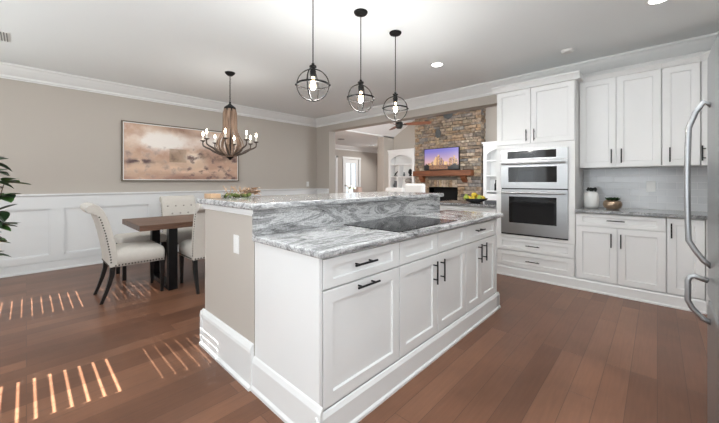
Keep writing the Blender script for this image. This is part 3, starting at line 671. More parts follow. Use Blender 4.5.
for k in range(8):
    a = 2*PI*k/8+0.2
    rad = Vector((math.cos(a), math.sin(a), 0)); tg = Vector((-math.sin(a), math.cos(a), 0))
    for prof, wd, aa in ((sp, 0.019, 0),):
        rings = []
        for i, (r, z) in enumerate(prof):
            j0, j1 = prof[max(i-1, 0)], prof[min(i+1, len(prof)-1)]
            tn = Vector((j1[0]-j0[0], 0, j1[1]-j0[1])).normalized(); nm = Vector((-tn.z, 0, tn.x))
            c = rad*r+Vector((0, 0, z)); n3 = rad*nm.x+Vector((0, 0, nm.z))
            rings.append([tuple(c+tg*wd*s1+n3*0.005*s2) for s1, s2 in ((-1, -1), (1, -1), (1, 1), (-1, 1))])
        MB().rings(rings).build('stave', M['stave'], t)
    # upper short inner stave + arm
    ar = MB()
    ap = [(0.05, 0.055), (0.13, 0.070), (0.20, 0.100), (0.26, 0.140), (0.31, 0.160), (0.343, 0.182), (0.348, 0.21), (0.345, 0.236)]
    pts = [tuple(rad*r+Vector((0, 0, z))) for r, z in ap]
    ar.tube(pts, [0.013, 0.014, 0.014, 0.013, 0.011, 0.010, 0.008, 0.008], 8)
    ar.lathe([(0, 0.235), (0.012, 0.235), (0.034, 0.248), (0.036, 0.254), (0, 0.252)], 14, c=(rad.x*0.345, rad.y*0.345, 0))
    arm = ar.build('arm', M['armwood'], t, smooth=False)
    c = (rad.x*0.345, rad.y*0.345, 0)
    MB().lathe([(0, 0.252), (0.012, 0.252), (0.012, 0.315), (0, 0.315)], 10, c=c).build('candle_sleeve', M['jar'], arm)
    MB().lathe([(0, 0.315), (0.008, 0.318), (0.013, 0.334), (0.011, 0.350), (0.004, 0.372), (0, 0.375)], 10, c=c).build('bulb', M['candleglow'], arm, smooth=True)
d = bpy.data.lights.new('chandelier_glow', 'POINT'); d.energy = 8; d.color = (1, 0.98, 0.95); d.shadow_soft_size = 0.3
lo = bpy.data.objects.new('chandelier_glow', d); C.objects.link(lo); lo.location = (cx, cy, 2.05)

# recessed lights, vents, smoke detector
dl_ = ['round recessed ceiling light above the wall cabinets', 'round recessed ceiling light between the farthest pendant and the oven tower']
for i, (x, y) in enumerate(((0.01, 3.60), (-2.07, 3.648))):
    t = empty('recessed_light', (x, y, H), 0, dl_[i], 'ceiling light', 'recessed kitchen ceiling lights')
    MB().rings([[(rr*math.cos(2*PI*k/24), rr*math.sin(2*PI*k/24), zz) for k in range(24)] for rr, zz in ((0.09, -0.0005), (0.09, -0.006), (0.065, -0.004), (0.065, -0.0005))], False, closed=True).build('trim_ring', M['trim'], t)
    MB().lathe([(0, -0.004), (0.064, -0.004), (0.064, -0.001), (0, -0.001)], 24).build('lens', M['led'], t)
    d = bpy.data.lights.new('downlight', 'SPOT'); d.energy = 22; d.spot_size = R(115); d.spot_blend = 0.8; d.color = (1, 0.95, 0.88); d.shadow_soft_size = 0.06
    lo = bpy.data.objects.new('downlight', d); C.objects.link(lo); lo.location = (x, y, H-0.02)
o = MB().lathe([(0, -0.032), (0.045, -0.032), (0.062, -0.022), (0.068, 0), (0, 0)], 24, c=(-0.75, 4.28, H)).build('smoke_detector', M['plate'], None)
tag(o, 'flat white smoke detector on the ceiling in front of the oven tower', 'smoke detector')
t = empty('ceiling_vent', (-4.93, -0.20, H), 0, 'white ceiling vent at the left edge above the dining area', 'vent')
MB().box(-0.16, 0.16, -0.08, 0.08, -0.008, 0).build('frame', M['plate'], t, bevel=0.002)
b = MB()
for k in range(7): b.box(-0.14, 0.14, -0.062+k*0.02, -0.054+k*0.02, -0.012, -0.007)
b.build('louvers', M['ring'], t)
for i, (px, py, nm) in enumerate(((-8.35, 9.0, 'dark round speaker grille in the foyer ceiling'), )):
    # position from the picture: above the glass front door
    o = MB().lathe([(0, -0.012), (0.10, -0.012), (0.13, -0.004), (0.13, 0), (0, 0)], 24, c=(-8.24, 7.75, H)).build('ceiling_speaker', M['ring'], None)
    tag(o, nm, 'speaker')
o = MB().lathe([(0, -0.012), (0.11, -0.012), (0.13, -0.004), (0.13, 0), (0, 0)], 24, c=(-8.6, 9.9, H)).build('ceiling_vent', M['slate'], None)
tag(o, 'small grey round vent in the foyer ceiling beside the living room pillar', 'vent')

# ------------------------------------------------------------------ painting on left wall
t = empty('landscape_painting', (XL, 1.96, 1.70), 0, 'wide framed landscape painting in tan and cream on the left wall', 'painting')
py0, py1, pz0, pz1 = 1.022, 2.925, 1.238, 2.195
b = MB(); f_ = 0.018
for (a, c, z0, z1) in ((py0, py1, pz0, pz0+f_), (py0, py1, pz1-f_, pz1), (py0, py0+f_, pz0+f_, pz1-f_), (py1-f_, py1, pz0+f_, pz1-f_)): b.box(XL+0.002, XL+0.045, a, c, z0, z1)
b.build('frame', M['frameb'], t, world=True)
b = MB(); f2 = 0.030
for (a, c, z0, z1) in ((py0+f_, py1-f_, pz0+f_, pz0+f2), (py0+f_, py1-f_, pz1-f2, pz1-f_), (py0+f_, py0+f2, pz0+f2, pz1-f2), (py1-f2, py1-f_, pz0+f2, pz1-f2)): b.box(XL+0.002, XL+0.040, a, c, z0, z1)
b.build('liner', M['plate'], t, world=True)
from mathutils import noise as NZ
def fbm(x, y, s=0): return NZ.fractal(Vector((x, y, s)), 0.8, 2.0, 5)
def mixc(a, c, k):
    k = max(0, min(1, k)); return tuple(p*(1-k)+q*k for p, q in zip(a, c))
def paint(u, v):
    n = fbm(u*4.5, v*2.6, 1.0); n2 = fbm(u*14, v*8, 5.0); n3 = fbm(u*3.0, v*9, 9.0)
    c = mixc((0.80, 0.69, 0.60), (0.72, 0.58, 0.50), 0.5+1.2*n)
    cl = lambda cu, cv, su, sv: math.exp(-((u-cu)/su)**2-((v-cv+0.05*n)/sv)**2)
    c = mixc(c, (0.91, 0.88, 0.85), 1.5*cl(0.30, 0.72, 0.22, 0.15)+0.3*n2)
    c = mixc(c, (0.90, 0.86, 0.83), 1.3*cl(0.80, 0.80, 0.25, 0.13)+0.2*n2)
    c = mixc(c, (0.56, 0.44, 0.38), (0.95+0.5*n2)*cl(0.42, 0.93, 0.13, 0.07))
    c = mixc(c, (0.60, 0.48, 0.42), 0.7*cl(0.63, 0.87, 0.10, 0.06))
    if 0.345 < u < 0.49 and 0.34 < v < 0.585: c = mixc(c, (0.58, 0.49, 0.41), 0.75+0.5*n2)
    c = mixc(c, (0.90, 0.83, 0.76), (1.1+n2)*cl(0.56, 0.44, 0.08, 0.14))
    c = mixc(c, (0.50, 0.41, 0.36), (0.9+1.2*n2)*cl(0.66, 0.52, 0.05, 0.10))
    c = mixc(c, (0.48, 0.39, 0.34), (0.9+1.2*n2)*cl(0.86, 0.47, 0.12, 0.08))
    c = mixc(c, (0.36, 0.29, 0.29), (1.0+1.2*n2)*cl(0.12, 0.31, 0.11, 0.04))
    c = mixc(c, (0.62, 0.48, 0.42), max(0, 1-v/0.16)*(0.75+0.9*n3))
    c = mixc(c, (0.88, 0.76, 0.66), 0.9*cl(0.55, 0.18, 0.45, 0.05)*(0.7+n3))
    if v < 0.62: c = mixc(c, (0.42, 0.33, 0.31), max(0, n2-0.12)*1.6*(0.35+0.65*(u > 0.5)))
    return tuple(max(0.1, min(0.97, q*1.05+0.01)) for q in c)
picture('canvas', vcol_mat('painted_canvas'), t, 130, 66, paint, lambda u, v: (0.034, py0+f2+u*(py1-py0-2*f2)-1.96, pz0+f2+v*(pz1-pz0-2*f2)-1.70))

# ------------------------------------------------------------------ dining table
t = empty('dining_table', (-4.42, 1.98, 0), 0, 'dark wood dining table on black steel legs under the chandelier', 'dining table')
MB().box(-4.88, -3.99, 0.825, 3.10, 0.700, 0.762).build('tabletop', M['tablewood'], t, world=True, bevel=0.005)
for yy in (1.15, 2.78):
    for xx in (-4.74, -4.05): MB().box(xx-0.045, xx+0.045, yy-0.045, yy+0.045, 0.0, 0.70).build('leg', M['black'], t, world=True, bevel=0.003)
    MB().box(-4.69, -4.10, yy-0.045, yy+0.045, 0, 0.05).build('foot_bar', M['black'], t, world=True, bevel=0.003)

# ------------------------------------------------------------------ dining chairs (local: faces +y, origin floor centre)
def make_chair():
    t = empty('dining_chair', (0, 0, 0), 0, None, 'chair', 'linen dining chairs around the table')
    w2 = 0.235
    # seat, softly crowned
    b = MB(); rings = []
    for z, ins in ((0.355, 0.0), (0.45, 0.0), (0.475, 0.004), (0.500, 0.014), (0.525, 0.045), (0.538, 0.11)):
        x, y0, y1 = w2-ins, -0.22+ins, 0.25-ins; c = 0.03
        ring = []
        for (px, py, a0) in ((x-c, y1-c, 0), (-x+c, y1-c, 90), (-x+c, y0+c, 180), (x-c, y0+c, 270)):
            for q in (0, 45, 90): ring.append((px+c*math.cos(R(a0+q)), py+c*math.sin(R(a0+q)), z))
        rings.append(ring)
    b.rings(rings); b.build('seat', M['fabric'], t, smooth=True)
    # backrest: side profile front line + thickness, scroll at the top
    prof = [(-0.175, 0.36), (-0.182, 0.46), (-0.200, 0.58), (-0.224, 0.71), (-0.254, 0.83), (-0.292, 0.93), (-0.332, 0.990), (-0.370, 1.010)]
    b = MB(); fr = []; bk = []
    for i, (y, z) in enumerate(prof):
        a, c = prof[max(0, i-1)], prof[min(len(prof)-1, i+1)]
        tn = Vector((c[0]-a[0], c[1]-a[1])).normalized(); nm = Vector((-tn.y, tn.x)); th = 0.075 if i < 5 else 0.07
        fr.append((y, z)); bk.append((y+nm.x*th, z+nm.y*th) if i < 7 else (y-0.03, z-0.045))
    # scroll end
    bk[-1] = (-0.392, 0.915); bk[-2] = (-0.366, 0.900)
    poly = fr+[(-0.410, 1.004), (-0.436, 0.978), (-0.436, 0.946), (-0.418, 0.922)]+bk[::-1]
    def sect(x): return [(x, y, z) for y, z in poly]
    b.rings([sect(-w2), sect(-w2*0.5), sect(0), sect(w2*0.5), sect(w2)]); bo = b.build('backrest', M['fabric'], t, bevel=0.012, seg=3)
    # tufting buttons
    for r_, z in enumerate((0.64, 0.75, 0.86)):
        n = 4 if r_ % 2 == 0 else 3
        for k in range(n):
            x = (k-(n-1)/2)*0.11
            y = [-0.2105, -0.234, -0.2655][r_]
            MB().sphere((x, y+0.0, z), 0.014, 8, 6, sc=(1, 0.5, 1)).build('button', M['button'], bo, smooth=True)
    # diamond tuft creases
    b = MB()
    # nailheads: along seat skirt bottom and back outer edges
    def nail(p, ax):
        b.sphere(p, 0.0085, 6, 4, sc=(0.6 if ax == 'x' else 1, 0.6 if ax == 'y' else 1, 1))
    for s in (-1, 1):
        b = MB()
        for k in range(17): nail((s*(w2+0.001), -0.20+k*0.0275, 0.372), 'x')
        b.build('nailhead_trim', M['nail'], t)
    for y in (0.251, -0.252):
        b = MB()
        for k in range(15): nail((-0.21+k*0.03, y, 0.372), 'y')
        b.build('nailhead_trim', M['nail'], t)
    for s in (-1, 1):
        b = MB()
        for k in range(18):
            z = 0.41+k*0.0275; q = 0
            while q < len(prof)-2 and prof[q+1][1] < z: q += 1
            f = (z-prof[q][1])/(prof[q+1][1]-prof[q][1]); y = prof[q][0]+f*(prof[q+1][0]-prof[q][0])
            nail((s*(w2+0.001), y-0.060, z), 'x')
        b.build('nailhead_trim', M['nail'], bo)
    for s in (-1, 1):
        rings = []
        for z, h in ((0, 0.014), (0.18, 0.018), (0.355, 0.022)): rings.append([(s*0.205+a*h, 0.220+c*h, z) for a, c in ((-1,-1),(1,-1),(1,1),(-1,1))])
        MB().rings(rings).build('leg', M['blackwood'], t, bevel=0.002)
        rings = []
        for z, h, y in ((0, 0.014, -0.315), (0.08, 0.016, -0.285), (0.18, 0.019, -0.252), (0.28, 0.021, -0.228), (0.36, 0.022, -0.222)): rings.append([(s*0.205+a*h, y+c*h, z) for a, c in ((-1,-1),(1,-1),(1,1),(-1,1))])
        MB().rings(rings).build('leg', M['blackwood'], t, bevel=0.002)
    return t
ch = make_chair()
ch.location = (-4.265, 0.83, 0); ch['label'] = 'linen dining chair at the near head of the table, its scrolled back in full view'
copy_tree(ch, None, 'linen dining chair on the wall side of the table, tufted back facing the camera', (-5.10, 1.63, 0), R(-90))
copy_tree(ch, None, 'linen dining chair partly hidden behind the raised bar, seen from its back', (-3.98, 1.50, 0), R(90))
# bench
t = empty('upholstered_bench', (-5.05, 1.02, 0), 0, 'linen upholstered backless seat on the wall side of the table, behind the head chair', 'bench')
MB().box(-5.28, -4.80, 0.80, 1.30, 0.42, 0.53).build('seat', M['fabric'], t, world=True, bevel=0.03, seg=3)
for xx in (-5.24, -4.84):
    for yy in (0.84, 1.26): MB().box(xx-0.02, xx+0.02, yy-0.02, yy+0.02, 0, 0.425).build('leg', M['blackwood'], t, world=True)

# ------------------------------------------------------------------ plant at left edge
def leafmesh(b, p, d, L, w_, up=Vector((0, 0, 1)), fold=0.25, droop=0.3):
    d = Vector(d).normalized(); s = d.cross(up)
    if s.length < 1e-3: s = Vector((1, 0, 0))
    s.normalize(); n = s.cross(d).normalized(); p = Vector(p)
    N_ = 6; mid = []; le = []; ri = []
    for i in range(N_+1):
        u = i/N_; wd = w_*math.sin(PI*min(1, u*0.96+0.04))**0.8
        c = p+d*L*u-Vector((0, 0, 1))*droop*L*u*u
        mid.append(c); le.append(c+s*wd+n*fold*wd); ri.append(c-s*wd+n*fold*wd)
    vs = [tuple(q) for q in mid+le+ri]; k = N_+1; fs = []
    for i in range(N_): fs.append((i, i+1, k+i+1, k+i)); fs.append((i+1, i, 2*k+i, 2*k+i+1))
    b.add(vs, fs)
rnd = random.Random(4)
t = empty('potted_plant', (-3.47, -0.27, 0), 0, 'leafy green plant reaching in from the left edge of the frame', 'plant')
MB().lathe([(0, 0), (0.10, 0), (0.13, 0.26), (0.14, 0.28), (0.125, 0.28), (0.12, 0.26), (0, 0.26)], 24).build('pot', M['ceramic'], t)
b = MB(); lf = MB(); ld = MB()
for k in range(6):
    a = R(-30+60*k); top = Vector((0.16*math.cos(a), 0.16*math.sin(a), 1.30+0.08*math.sin(k*2.1)))
    pts = [Vector((0.02*math.cos(a), 0.02*math.sin(a), 0.25)), Vector((0.05*math.cos(a), 0.05*math.sin(a), 0.7)), top]
    pts = [pts[0].lerp(pts[1], q/4) for q in range(4)]+[pts[1].lerp(pts[2], q/5) for q in range(6)]
    b.tube([tuple(p) for p in pts], [0.010-0.0008*q for q in range(10)], 6)
    for q in range(4, 10):
        for _ in range(6):
            aa = rnd.uniform(0, 2*PI); p = pts[q]
            (lf if rnd.random() < 0.5 else ld).v; tgt = lf if rnd.random() < 0.5 else ld
            leafmesh(tgt, p, (math.cos(aa), math.sin(aa), rnd.uniform(-0.2, 0.5)), rnd.uniform(0.11, 0.16), rnd.uniform(0.036, 0.052), droop=rnd.uniform(0.0, 0.45))
b.build('stems', M['bark'], t)
o = lf.build('foliage', M['leaf'], t, fix=False); o = ld.build('dark_foliage', M['leafdark'], t, fix=False)

# ------------------------------------------------------------------ dried arrangement on the bar (single arrangement)
t = empty('floral_arrangement', (-2.462, 1.075, 1.108), 0, 'low arrangement of dried petals and moss on the near end of the raised bar', 'centerpiece')
rnd = random.Random(11)
MB().box(-0.075, 0.045, -0.135, -0.055, 0.0, 0.034).build('wood_block', M['tan'], t, bevel=0.004)
b = MB()
for k in range(34):
    b.sphere((rnd.uniform(-0.06, 0.02), rnd.uniform(-0.04, 0.19), rnd.uniform(0.006, 0.022)), rnd.uniform(0.010, 0.018), 8, 6)
b.build('moss', M['moss'], t, smooth=True)
b = MB()
for k in range(46):
    a = rnd.uniform(0, 2*PI)
    leafmesh(b, (rnd.uniform(-0.05, 0.02), rnd.uniform(0.15, 0.29), rnd.uniform(0.015, 0.06)), (math.cos(a), math.sin(a), rnd.uniform(0.1, 1.3)), rnd.uniform(0.05, 0.085), rnd.uniform(0.012, 0.020), droop=0.5)
b.build('dried_petals', M['petal'], t, fix=False)
b = MB()
for k in range(20):
    a = rnd.uniform(0, 2*PI); p = Vector((rnd.uniform(-0.05, 0.01), rnd.uniform(-0.02, 0.20), 0.01)); q = p+Vector((0.03*math.cos(a), 0.05*math.sin(a), rnd.uniform(0.05, 0.085)))
    b.tube([tuple(p), tuple(p.lerp(q, 0.5)+Vector((0.004, 0, 0))), tuple(q)], [0.0015, 0.0015, 0.0035], 5)
b.build('twigs', M['petal'], t)
b = MB()
for k in range(24):
    a = rnd.uniform(0, 2*PI)
    leafmesh(b, (rnd.uniform(-0.05, 0.01), rnd.uniform(-0.02, 0.18), 0.015), (math.cos(a), math.sin(a), rnd.uniform(0.0, 0.6)), rnd.uniform(0.04, 0.065), 0.010, droop=0.3)
b.build('greens', M['leaf'], t, fix=False)

# ------------------------------------------------------------------ kitchen counter decor
t = empty('lidded_jar', (-0.575, 4.66, 0.9155), 0, 'white ceramic jar topped with black leaves on the counter beside the ovens', 'jar')
MB().lathe([(0, 0), (0.055, 0), (0.072, 0.02), (0.078, 0.07), (0.078, 0.13), (0.068, 0.175), (0.045, 0.195), (0.03, 0.20), (0, 0.20)], 24).build('body', M['ceramic'], t, smooth=True)
b = MB()
for k in range(16):
    a = 2*PI*k/8+0.3*(k//8); el = 0.6 if k < 8 else 1.4
    leafmesh(b, (0, 0, 0.198), (math.cos(a), math.sin(a), el), 0.075, 0.019, droop=0.2)
b.build('leaf_crown', M['blackleaf'], t, fix=False)
b = MB(); rnd = random.Random(2)
for k in range(14): b.sphere((rnd.uniform(-0.04, 0.04), rnd.uniform(-0.03, 0.03), rnd.uniform(0.205, 0.245)), 0.013, 8, 6)
b.build('dark_berries', M['blackleaf'], t, smooth=True)
t = empty('succulent_bowl', (-0.375, 4.62, 0.9155), 0, 'hammered bronze bowl of small green succulents on the counter', 'planter')
MB().lathe([(0, 0), (0.05, 0), (0.078, 0.02), (0.090, 0.05), (0.086, 0.080), (0.072, 0.098), (0.062, 0.100), (0.060, 0.088), (0, 0.086)], 24).build('bowl', M['copper'], t, smooth=True)
rnd = random.Random(3)
for (ax, ay) in ((-0.035, 0.0), (0.0, -0.03), (0.034, 0.005), (0.0, 0.035), (-0.01, 0.0)):
    b = MB()
    for k in range(22):
        a = rnd.uniform(0, 2*PI); leafmesh(b, (ax, ay, 0.094), (math.cos(a), math.sin(a), rnd.uniform(0.5, 1.6)), rnd.uniform(0.045, 0.065), 0.014, droop=0.1)
    b.build('succulent', M['leafmid'], t, fix=False)

# fruit bowl
FBX, FBY, FBZ = -1.975, 4.60, 0.915
t = empty('fruit_bowl', (FBX, FBY, FBZ), 0, 'shallow dark bowl full of lemons and pears, on the counter left of the ovens', 'bowl')
MB().lathe([(0, 0.0), (0.07, 0.0), (0.08, 0.01), (0.15, 0.035), (0.18, 0.065), (0.175, 0.069), (0.145, 0.045), (0.07, 0.018), (0, 0.016)], 28).build('dish', M['bowl'], t, smooth=True)
fr = [('lemon', 'lemon', 'lemon', (0.0, -0.085, 0.070), 'yellow lemon at the front of the fruit bowl'), ('lemon', 'lemon', 'lemon', (-0.080, -0.030, 0.072), 'yellow lemon at the left of the fruit bowl'),
      ('pear', 'pear', 'pear', (0.075, -0.050, 0.072), 'green pear at the right front of the fruit bowl'), ('pear', 'pear', 'pear', (-0.055, 0.060, 0.074), 'green pear at the back left of the fruit bowl'),
      ('lemon', 'lemon', 'lemon', (0.080, 0.040, 0.072), 'yellow lemon at the back right of the fruit bowl'), ('orange', 'orange', 'orange', (0.015, 0.085, 0.072), 'orange at the back of the fruit bowl'),
      ('lemon', 'lemon', 'lemon', (-0.012, 0.002, 0.118), 'yellow lemon on top of the fruit pile'), ('pear', 'pear', 'pear', (-0.075, -0.1, 0.082), 'green pear at the front left rim of the fruit bowl')]
for nm, mt, cat, p, lab in fr:
    if nm == 'lemon': b = MB().lathe([(0, -0.042), (0.008, -0.038), (0.026, -0.024), (0.034, 0), (0.026, 0.024), (0.009, 0.038), (0, 0.042)], 14, M=Matrix.Rotation(R(80), 4, Vector((p[1], p[0]+0.01, 0)).normalized()))
    elif nm == 'pear': b = MB().lathe([(0, -0.034), (0.018, -0.032), (0.036, -0.010), (0.034, 0.008), (0.020, 0.030), (0.014, 0.044), (0, 0.048)], 14)
    else: b = MB().sphere((0, 0, 0), 0.038, 14, 10)
    r_ = 0.0
    e = b.build(nm, M[mt], None, smooth=True); e.location = (FBX+p[0]*1.15, FBY+p[1]*1.15, FBZ+p[2]*1.05-0.006); e.scale = (1.15, 1.15, 1.15); tag(e, lab, cat, 'fruit in the dark bowl')
o = MB().box(-1.80, -1.615, 4.50, 4.68, 0.916, 0.960).build('serving_tray', M['slate'], None, bevel=0.006); tag(o, 'flat dark grey tray to the right of the fruit bowl', 'tray')

# ------------------------------------------------------------------ living room
FPY = 8.6; fx0, fx1 = -5.67, -3.53
t = empty('fireplace', (-4.6, FPY+0.15, 0), 0, 'tall stacked stone fireplace with thick wood mantel in the living room', 'fireplace')
def roofz(x): return 2.78+0.58*(min(x-RX0, RX1-x))
b = MB(); 
ex0, ex1, ez = -5.15, -4.22, 1.06
for (x0, x1, z0, z1) in ((fx0+.02, ex0, 0, ez), (ex1, fx1-.02, 0, ez), (fx0+.02, fx1-.02, ez, roofz(fx0)-0.03)): b.box(x0, x1, FPY+0.02, RYB-0.005, z0, z1)
b.prism([(fx0+.02-fx0, 0), (fx1-.02-fx0, 0), (fx1-.02-fx0, roofz(fx1)-roofz(fx0)), ((xm-fx0), roofz(xm)-roofz(fx0)-0.02)], (0, 0, 0), 'x', 0.001) if False else None
core = [(fx0+.02, roofz(fx0)-0.03), (fx1-.02, roofz(fx0)-0.03), (fx1-.02, roofz(fx1)-0.03), (xm, roofz(xm)-0.03), (fx0+.02, roofz(fx0)-0.02)]
b.rings([[(x, yy, z) for x, z in core] for yy in (FPY+0.02, RYB-0.005)])
b.build('chimney_core', M['mortar'], t, world=True)
rnd = random.Random(5); b = MB()
def stone(x0, x1, z0, z1, ya, yb):
    j = lambda s=0.008: rnd.uniform(-s, s)
    d = rnd.uniform(0, 0.045); c = 0.012
    f = [(x0+c+j(), ya-d+j(.006), z0+c+j()), (x1-c+j(), ya-d+j(.006), z0+c+j()), (x1-c+j(), ya-d+j(.006), z1-c+j()), (x0+c+j(), ya-d+j(.006), z1-c+j())]
    k = [(x0+.003, yb, z0+.003), (x1-.003, yb, z0+.003), (x1-.003, yb, z1-.003), (x0+.003, yb, z1-.003)]
    m_ = [(p[0]*0.5+q[0]*0.5+(0), ya+0.012, p[2]*0.5+q[2]*0.5) for p, q in zip(f, k)]
    m_ = [(q[0], ya+0.004, q[2]) for q in k]
    b.rings([k, m_, f])
z = 0.0
while z < 4.0:
    h = rnd.uniform(0.045, 0.125); x = fx0
    while x < fx1-0.04:
        wd = rnd.uniform(0.10, 0.36); x1 = min(x+wd, fx1)
        if fx1-x1 < 0.07: x1 = fx1
        z1 = z+h; lim = min(roofz(x), roofz(x1))-0.02
        inner = (x1 > ex0 and x < ex1 and z < ez+0.22)
        if z1 < lim and not inner: stone(x, x1, z, z1, FPY, FPY+0.05)
        elif z1 < lim and inner and not (x > ex0 and x1 < ex1):
            if x < ex0 and ex0-x > 0.05: stone(x, ex0, z, z1, FPY, FPY+0.05)
            if x1 > ex1 and x1-ex1 > 0.05: stone(ex1, x1, z, z1, FPY, FPY+0.05)
        x = x1
    # side face stones (toward +x)
    y = FPY
    if z+h < roofz(fx1)-0.02:
        while y < RYB-0.05:
            y1 = min(y+rnd.uniform(0.1, 0.25), RYB-0.002)
            b.box(fx1-0.02, fx1+rnd.uniform(0.0, 0.02), y+.004, y1-.004, z+.004, z+h-.004); y = y1
    z += h
x = ex0
while x < ex1-0.01:
    x1 = min(x+rnd.uniform(0.07, 0.10), ex1); stone(x, x1, ez, ez+0.22, FPY-0.01, FPY+0.05); x = x1
b.build('stone_face', M['stone'], t, world=True)
b = MB(); b.sphere((-4.50, FPY-0.03, 3.20), 0.13, 10, 8, sc=(1.2, 0.35, 0.9)); b.build('accent_stone', M['accent'], t, world=True)
b = MB(); b.sphere((-4.83, FPY-0.03, 2.68), 0.12, 10, 8, sc=(0.8, 0.35, 1.2)); b.build('accent_stone', M['accent'], t, world=True)
b = MB(); b.box(ex0, ex1, FPY+0.28, FPY+0.29, 0, ez); b.box(ex0-.01, ex0, FPY, FPY+0.29, 0, ez); b.box(ex1, ex1+.01, FPY, FPY+0.29, 0, ez); b.box(ex0, ex1, FPY, FPY+.29, ez-.01, ez); b.build('firebox', M['dark'], t, world=True)
MB().box(-5.60, -3.72, FPY-0.24, FPY+0.0, 1.395, 1.555).build('mantel', M['mantel'], t, world=True, bevel=0.012)
for xx in (-5.36, -3.98):
    b = MB(); b.prism([(0, 0), (-0.03, 0), (-0.16, 0.12), (-0.18, 0.19), (0, 0.19)], (xx-0.07, FPY, 1.205), 'x', 0.14); b.build('corbel', M['mantel'], t, world=True)
# television
t = empty('television', (-4.70, FPY-0.08, 1.56), 0, 'wall television showing a city skyline at dusk above the mantel', 'television')
MB().box(-5.276, -4.118, FPY-0.10, FPY-0.045, 1.575, 2.235).build('housing', M['black'], t, world=True, bevel=0.005)
MB().box(-4.9, -4.5, FPY-0.045, FPY+0.01, 1.7, 2.1).build('wall_mount', M['black'], t, world=True)
rs = random.Random(21)
NB = 46; blds = []
for k in range(NB):
    c = rs.uniform(0.05, 0.97); 
    hgt = 0.30+0.42*math.exp(-((c-0.42)/0.14)**2)*rs.uniform(0.5, 1)+0.40*math.exp(-((c-0.84)/0.12)**2)*rs.uniform(0.45, 1)
    blds.append((c-rs.uniform(.012, .03), c+rs.uniform(.012, .03), hgt, rs.choice([(0.66,0.47,0.40), (0.80,0.62,0.48), (0.52,0.38,0.40), (0.90,0.74,0.55), (0.45,0.34,0.40)])))
def sky(u, v):
    c = mixc((0.86, 0.70, 0.72), (0.50, 0.47, 0.78), (v-0.35)/0.55)
    for x0, x1, h, col in blds:
        if x0 < u < x1 and v < h:
            lit = rs.random() < 0.3; c = mixc(col, (1, 0.85, 0.55), 0.8 if lit else 0.0)
    if v < 0.22: c = mixc((0.75, 0.52, 0.34), (0.30, 0.24, 0.24), rs.random()*0.9)
    if v < 0.20+0.06*math.sin(u*23) and (u < 0.15 or u > 0.70): c = (0.12, 0.12, 0.13)
    return c
picture('screen', vcol_mat('tv_screen', 1.1), t, 96, 52, sky, lambda u, v: (-5.256+u*1.118+4.70, -0.0205, 1.595+v*0.62-1.56))

# built-in bookcases
def bookcase(x0, x1, label):
    t = empty('built_in_bookcase', ((x0+x1)/2, 8.78, 0), 0, label, 'bookcase', 'white bookcases flanking the fireplace')
    W = x1-x0; cx_ = (x0+x1)/2
    b = MB(); b.box(x0, x0+0.09, 8.58, 8.895, 0, 2.2); b.box(x1-0.09, x1, 8.58, 8.895, 0, 2.2); b.box(x0+.09, x1-.09, 8.86, 8.895, 0, 2.2)
    b.box(x0, x1, 8.56, 8.895, 2.2, 2.26); b.box(x0-0.02, x1+0.02, 8.53, 8.895, 2.26, 2.30)
    b.box(x0+.09, x1-.09, 8.58, 8.86, 0, 0.9)
    # arch
    n = 16; xa, xb = x0+0.09, x1-0.09; top = 2.2
    for k in range(n):
        u0, u1 = k/n, (k+1)/n; za = 1.97+0.15*math.sin(PI*u0)**0.85; zb = 1.97+0.15*math.sin(PI*u1)**0.85
        xa0 = xa+(xb-xa)*u0; xa1 = xa+(xb-xa)*u1
        b.add([(xa0, 8.585, za), (xa1, 8.585, zb), (xa1, 8.585, top), (xa0, 8.585, top), (xa0, 8.61, za), (xa1, 8.61, zb), (xa1, 8.61, top), (xa0, 8.61, top)], [(0,3,2,1),(4,5,6,7),(0,1,5,4),(1,2,6,5),(2,3,7,6),(3,0,4,7)])
    b.build('case', M['white'], t, world=True)
    for z in (1.80, 1.39, 0.97): MB().box(xa, xb, 8.60, 8.86, z-0.02, z+0.015).build('shelf', M['white'], t, world=True)
    MB().box(xa+W*0.30, xa+W*0.30+0.03, 8.61, 8.86, 1.405, 1.78).build('divider', M['white'], t, world=True)
    MB().box(xa+W*0.24, xa+W*0.24+0.03, 8.61, 8.86, 0.985, 1.37).build('divider', M['white'], t, world=True)
    return t
bookcase(-6.745, -5.69, 'white arched bookcase on the left side of the stone fireplace')
bookcase(-3.46, -2.42, 'white arched bookcase on the right side of the stone fireplace')
def vase(name, lab, x, z, prof, mat, y=8.70):
    o = MB().lathe(prof, 16).build(name, mat, None, smooth=True); o.location = (x, y, z); tag(o, lab, name.split('_')[-1]); return o
vase('black_figurine', 'black figurine standing at the right of the left bookcase middle shelf', -5.92, 1.405, [(0, 0), (0.06, 0), (0.035, 0.05), (0.075, 0.12), (0.055, 0.20), (0.03, 0.23), (0, 0.25)], M['black'])
vase('dark_vase', 'small dark vase beside the black figurine in the left bookcase', -6.17, 1.405, [(0, 0), (0.03, 0), (0.04, 0.05), (0.02, 0.10), (0.03, 0.13), (0, 0.13)], M['slate'])
b = MB(); b.cyl((0, 0, 0), (0, 0, 0.02), 0.06); b.tube([(-0.07, 0, 0.03), (-0.01, 0, 0.10), (0.07, 0, 0.17)], [0.012, 0.03, 0.010]); b.tube([(-0.06, 0, 0.02), (0.0, 0, 0.02), (0.0, 0, 0.10)], 0.012)
o = b.build('black_sculpture', M['black'], None); o.location = (-6.50, 8.70, 1.405); tag(o, 'slanted black sculpture in the left compartment of the left bookcase', 'sculpture')
vase('grey_vase', 'grey vase in the lower left compartment of the left bookcase', -6.52, 0.985, [(0, 0), (0.06, 0), (0.08, 0.10), (0.04, 0.22), (0.05, 0.26), (0, 0.26)], M['slate'])
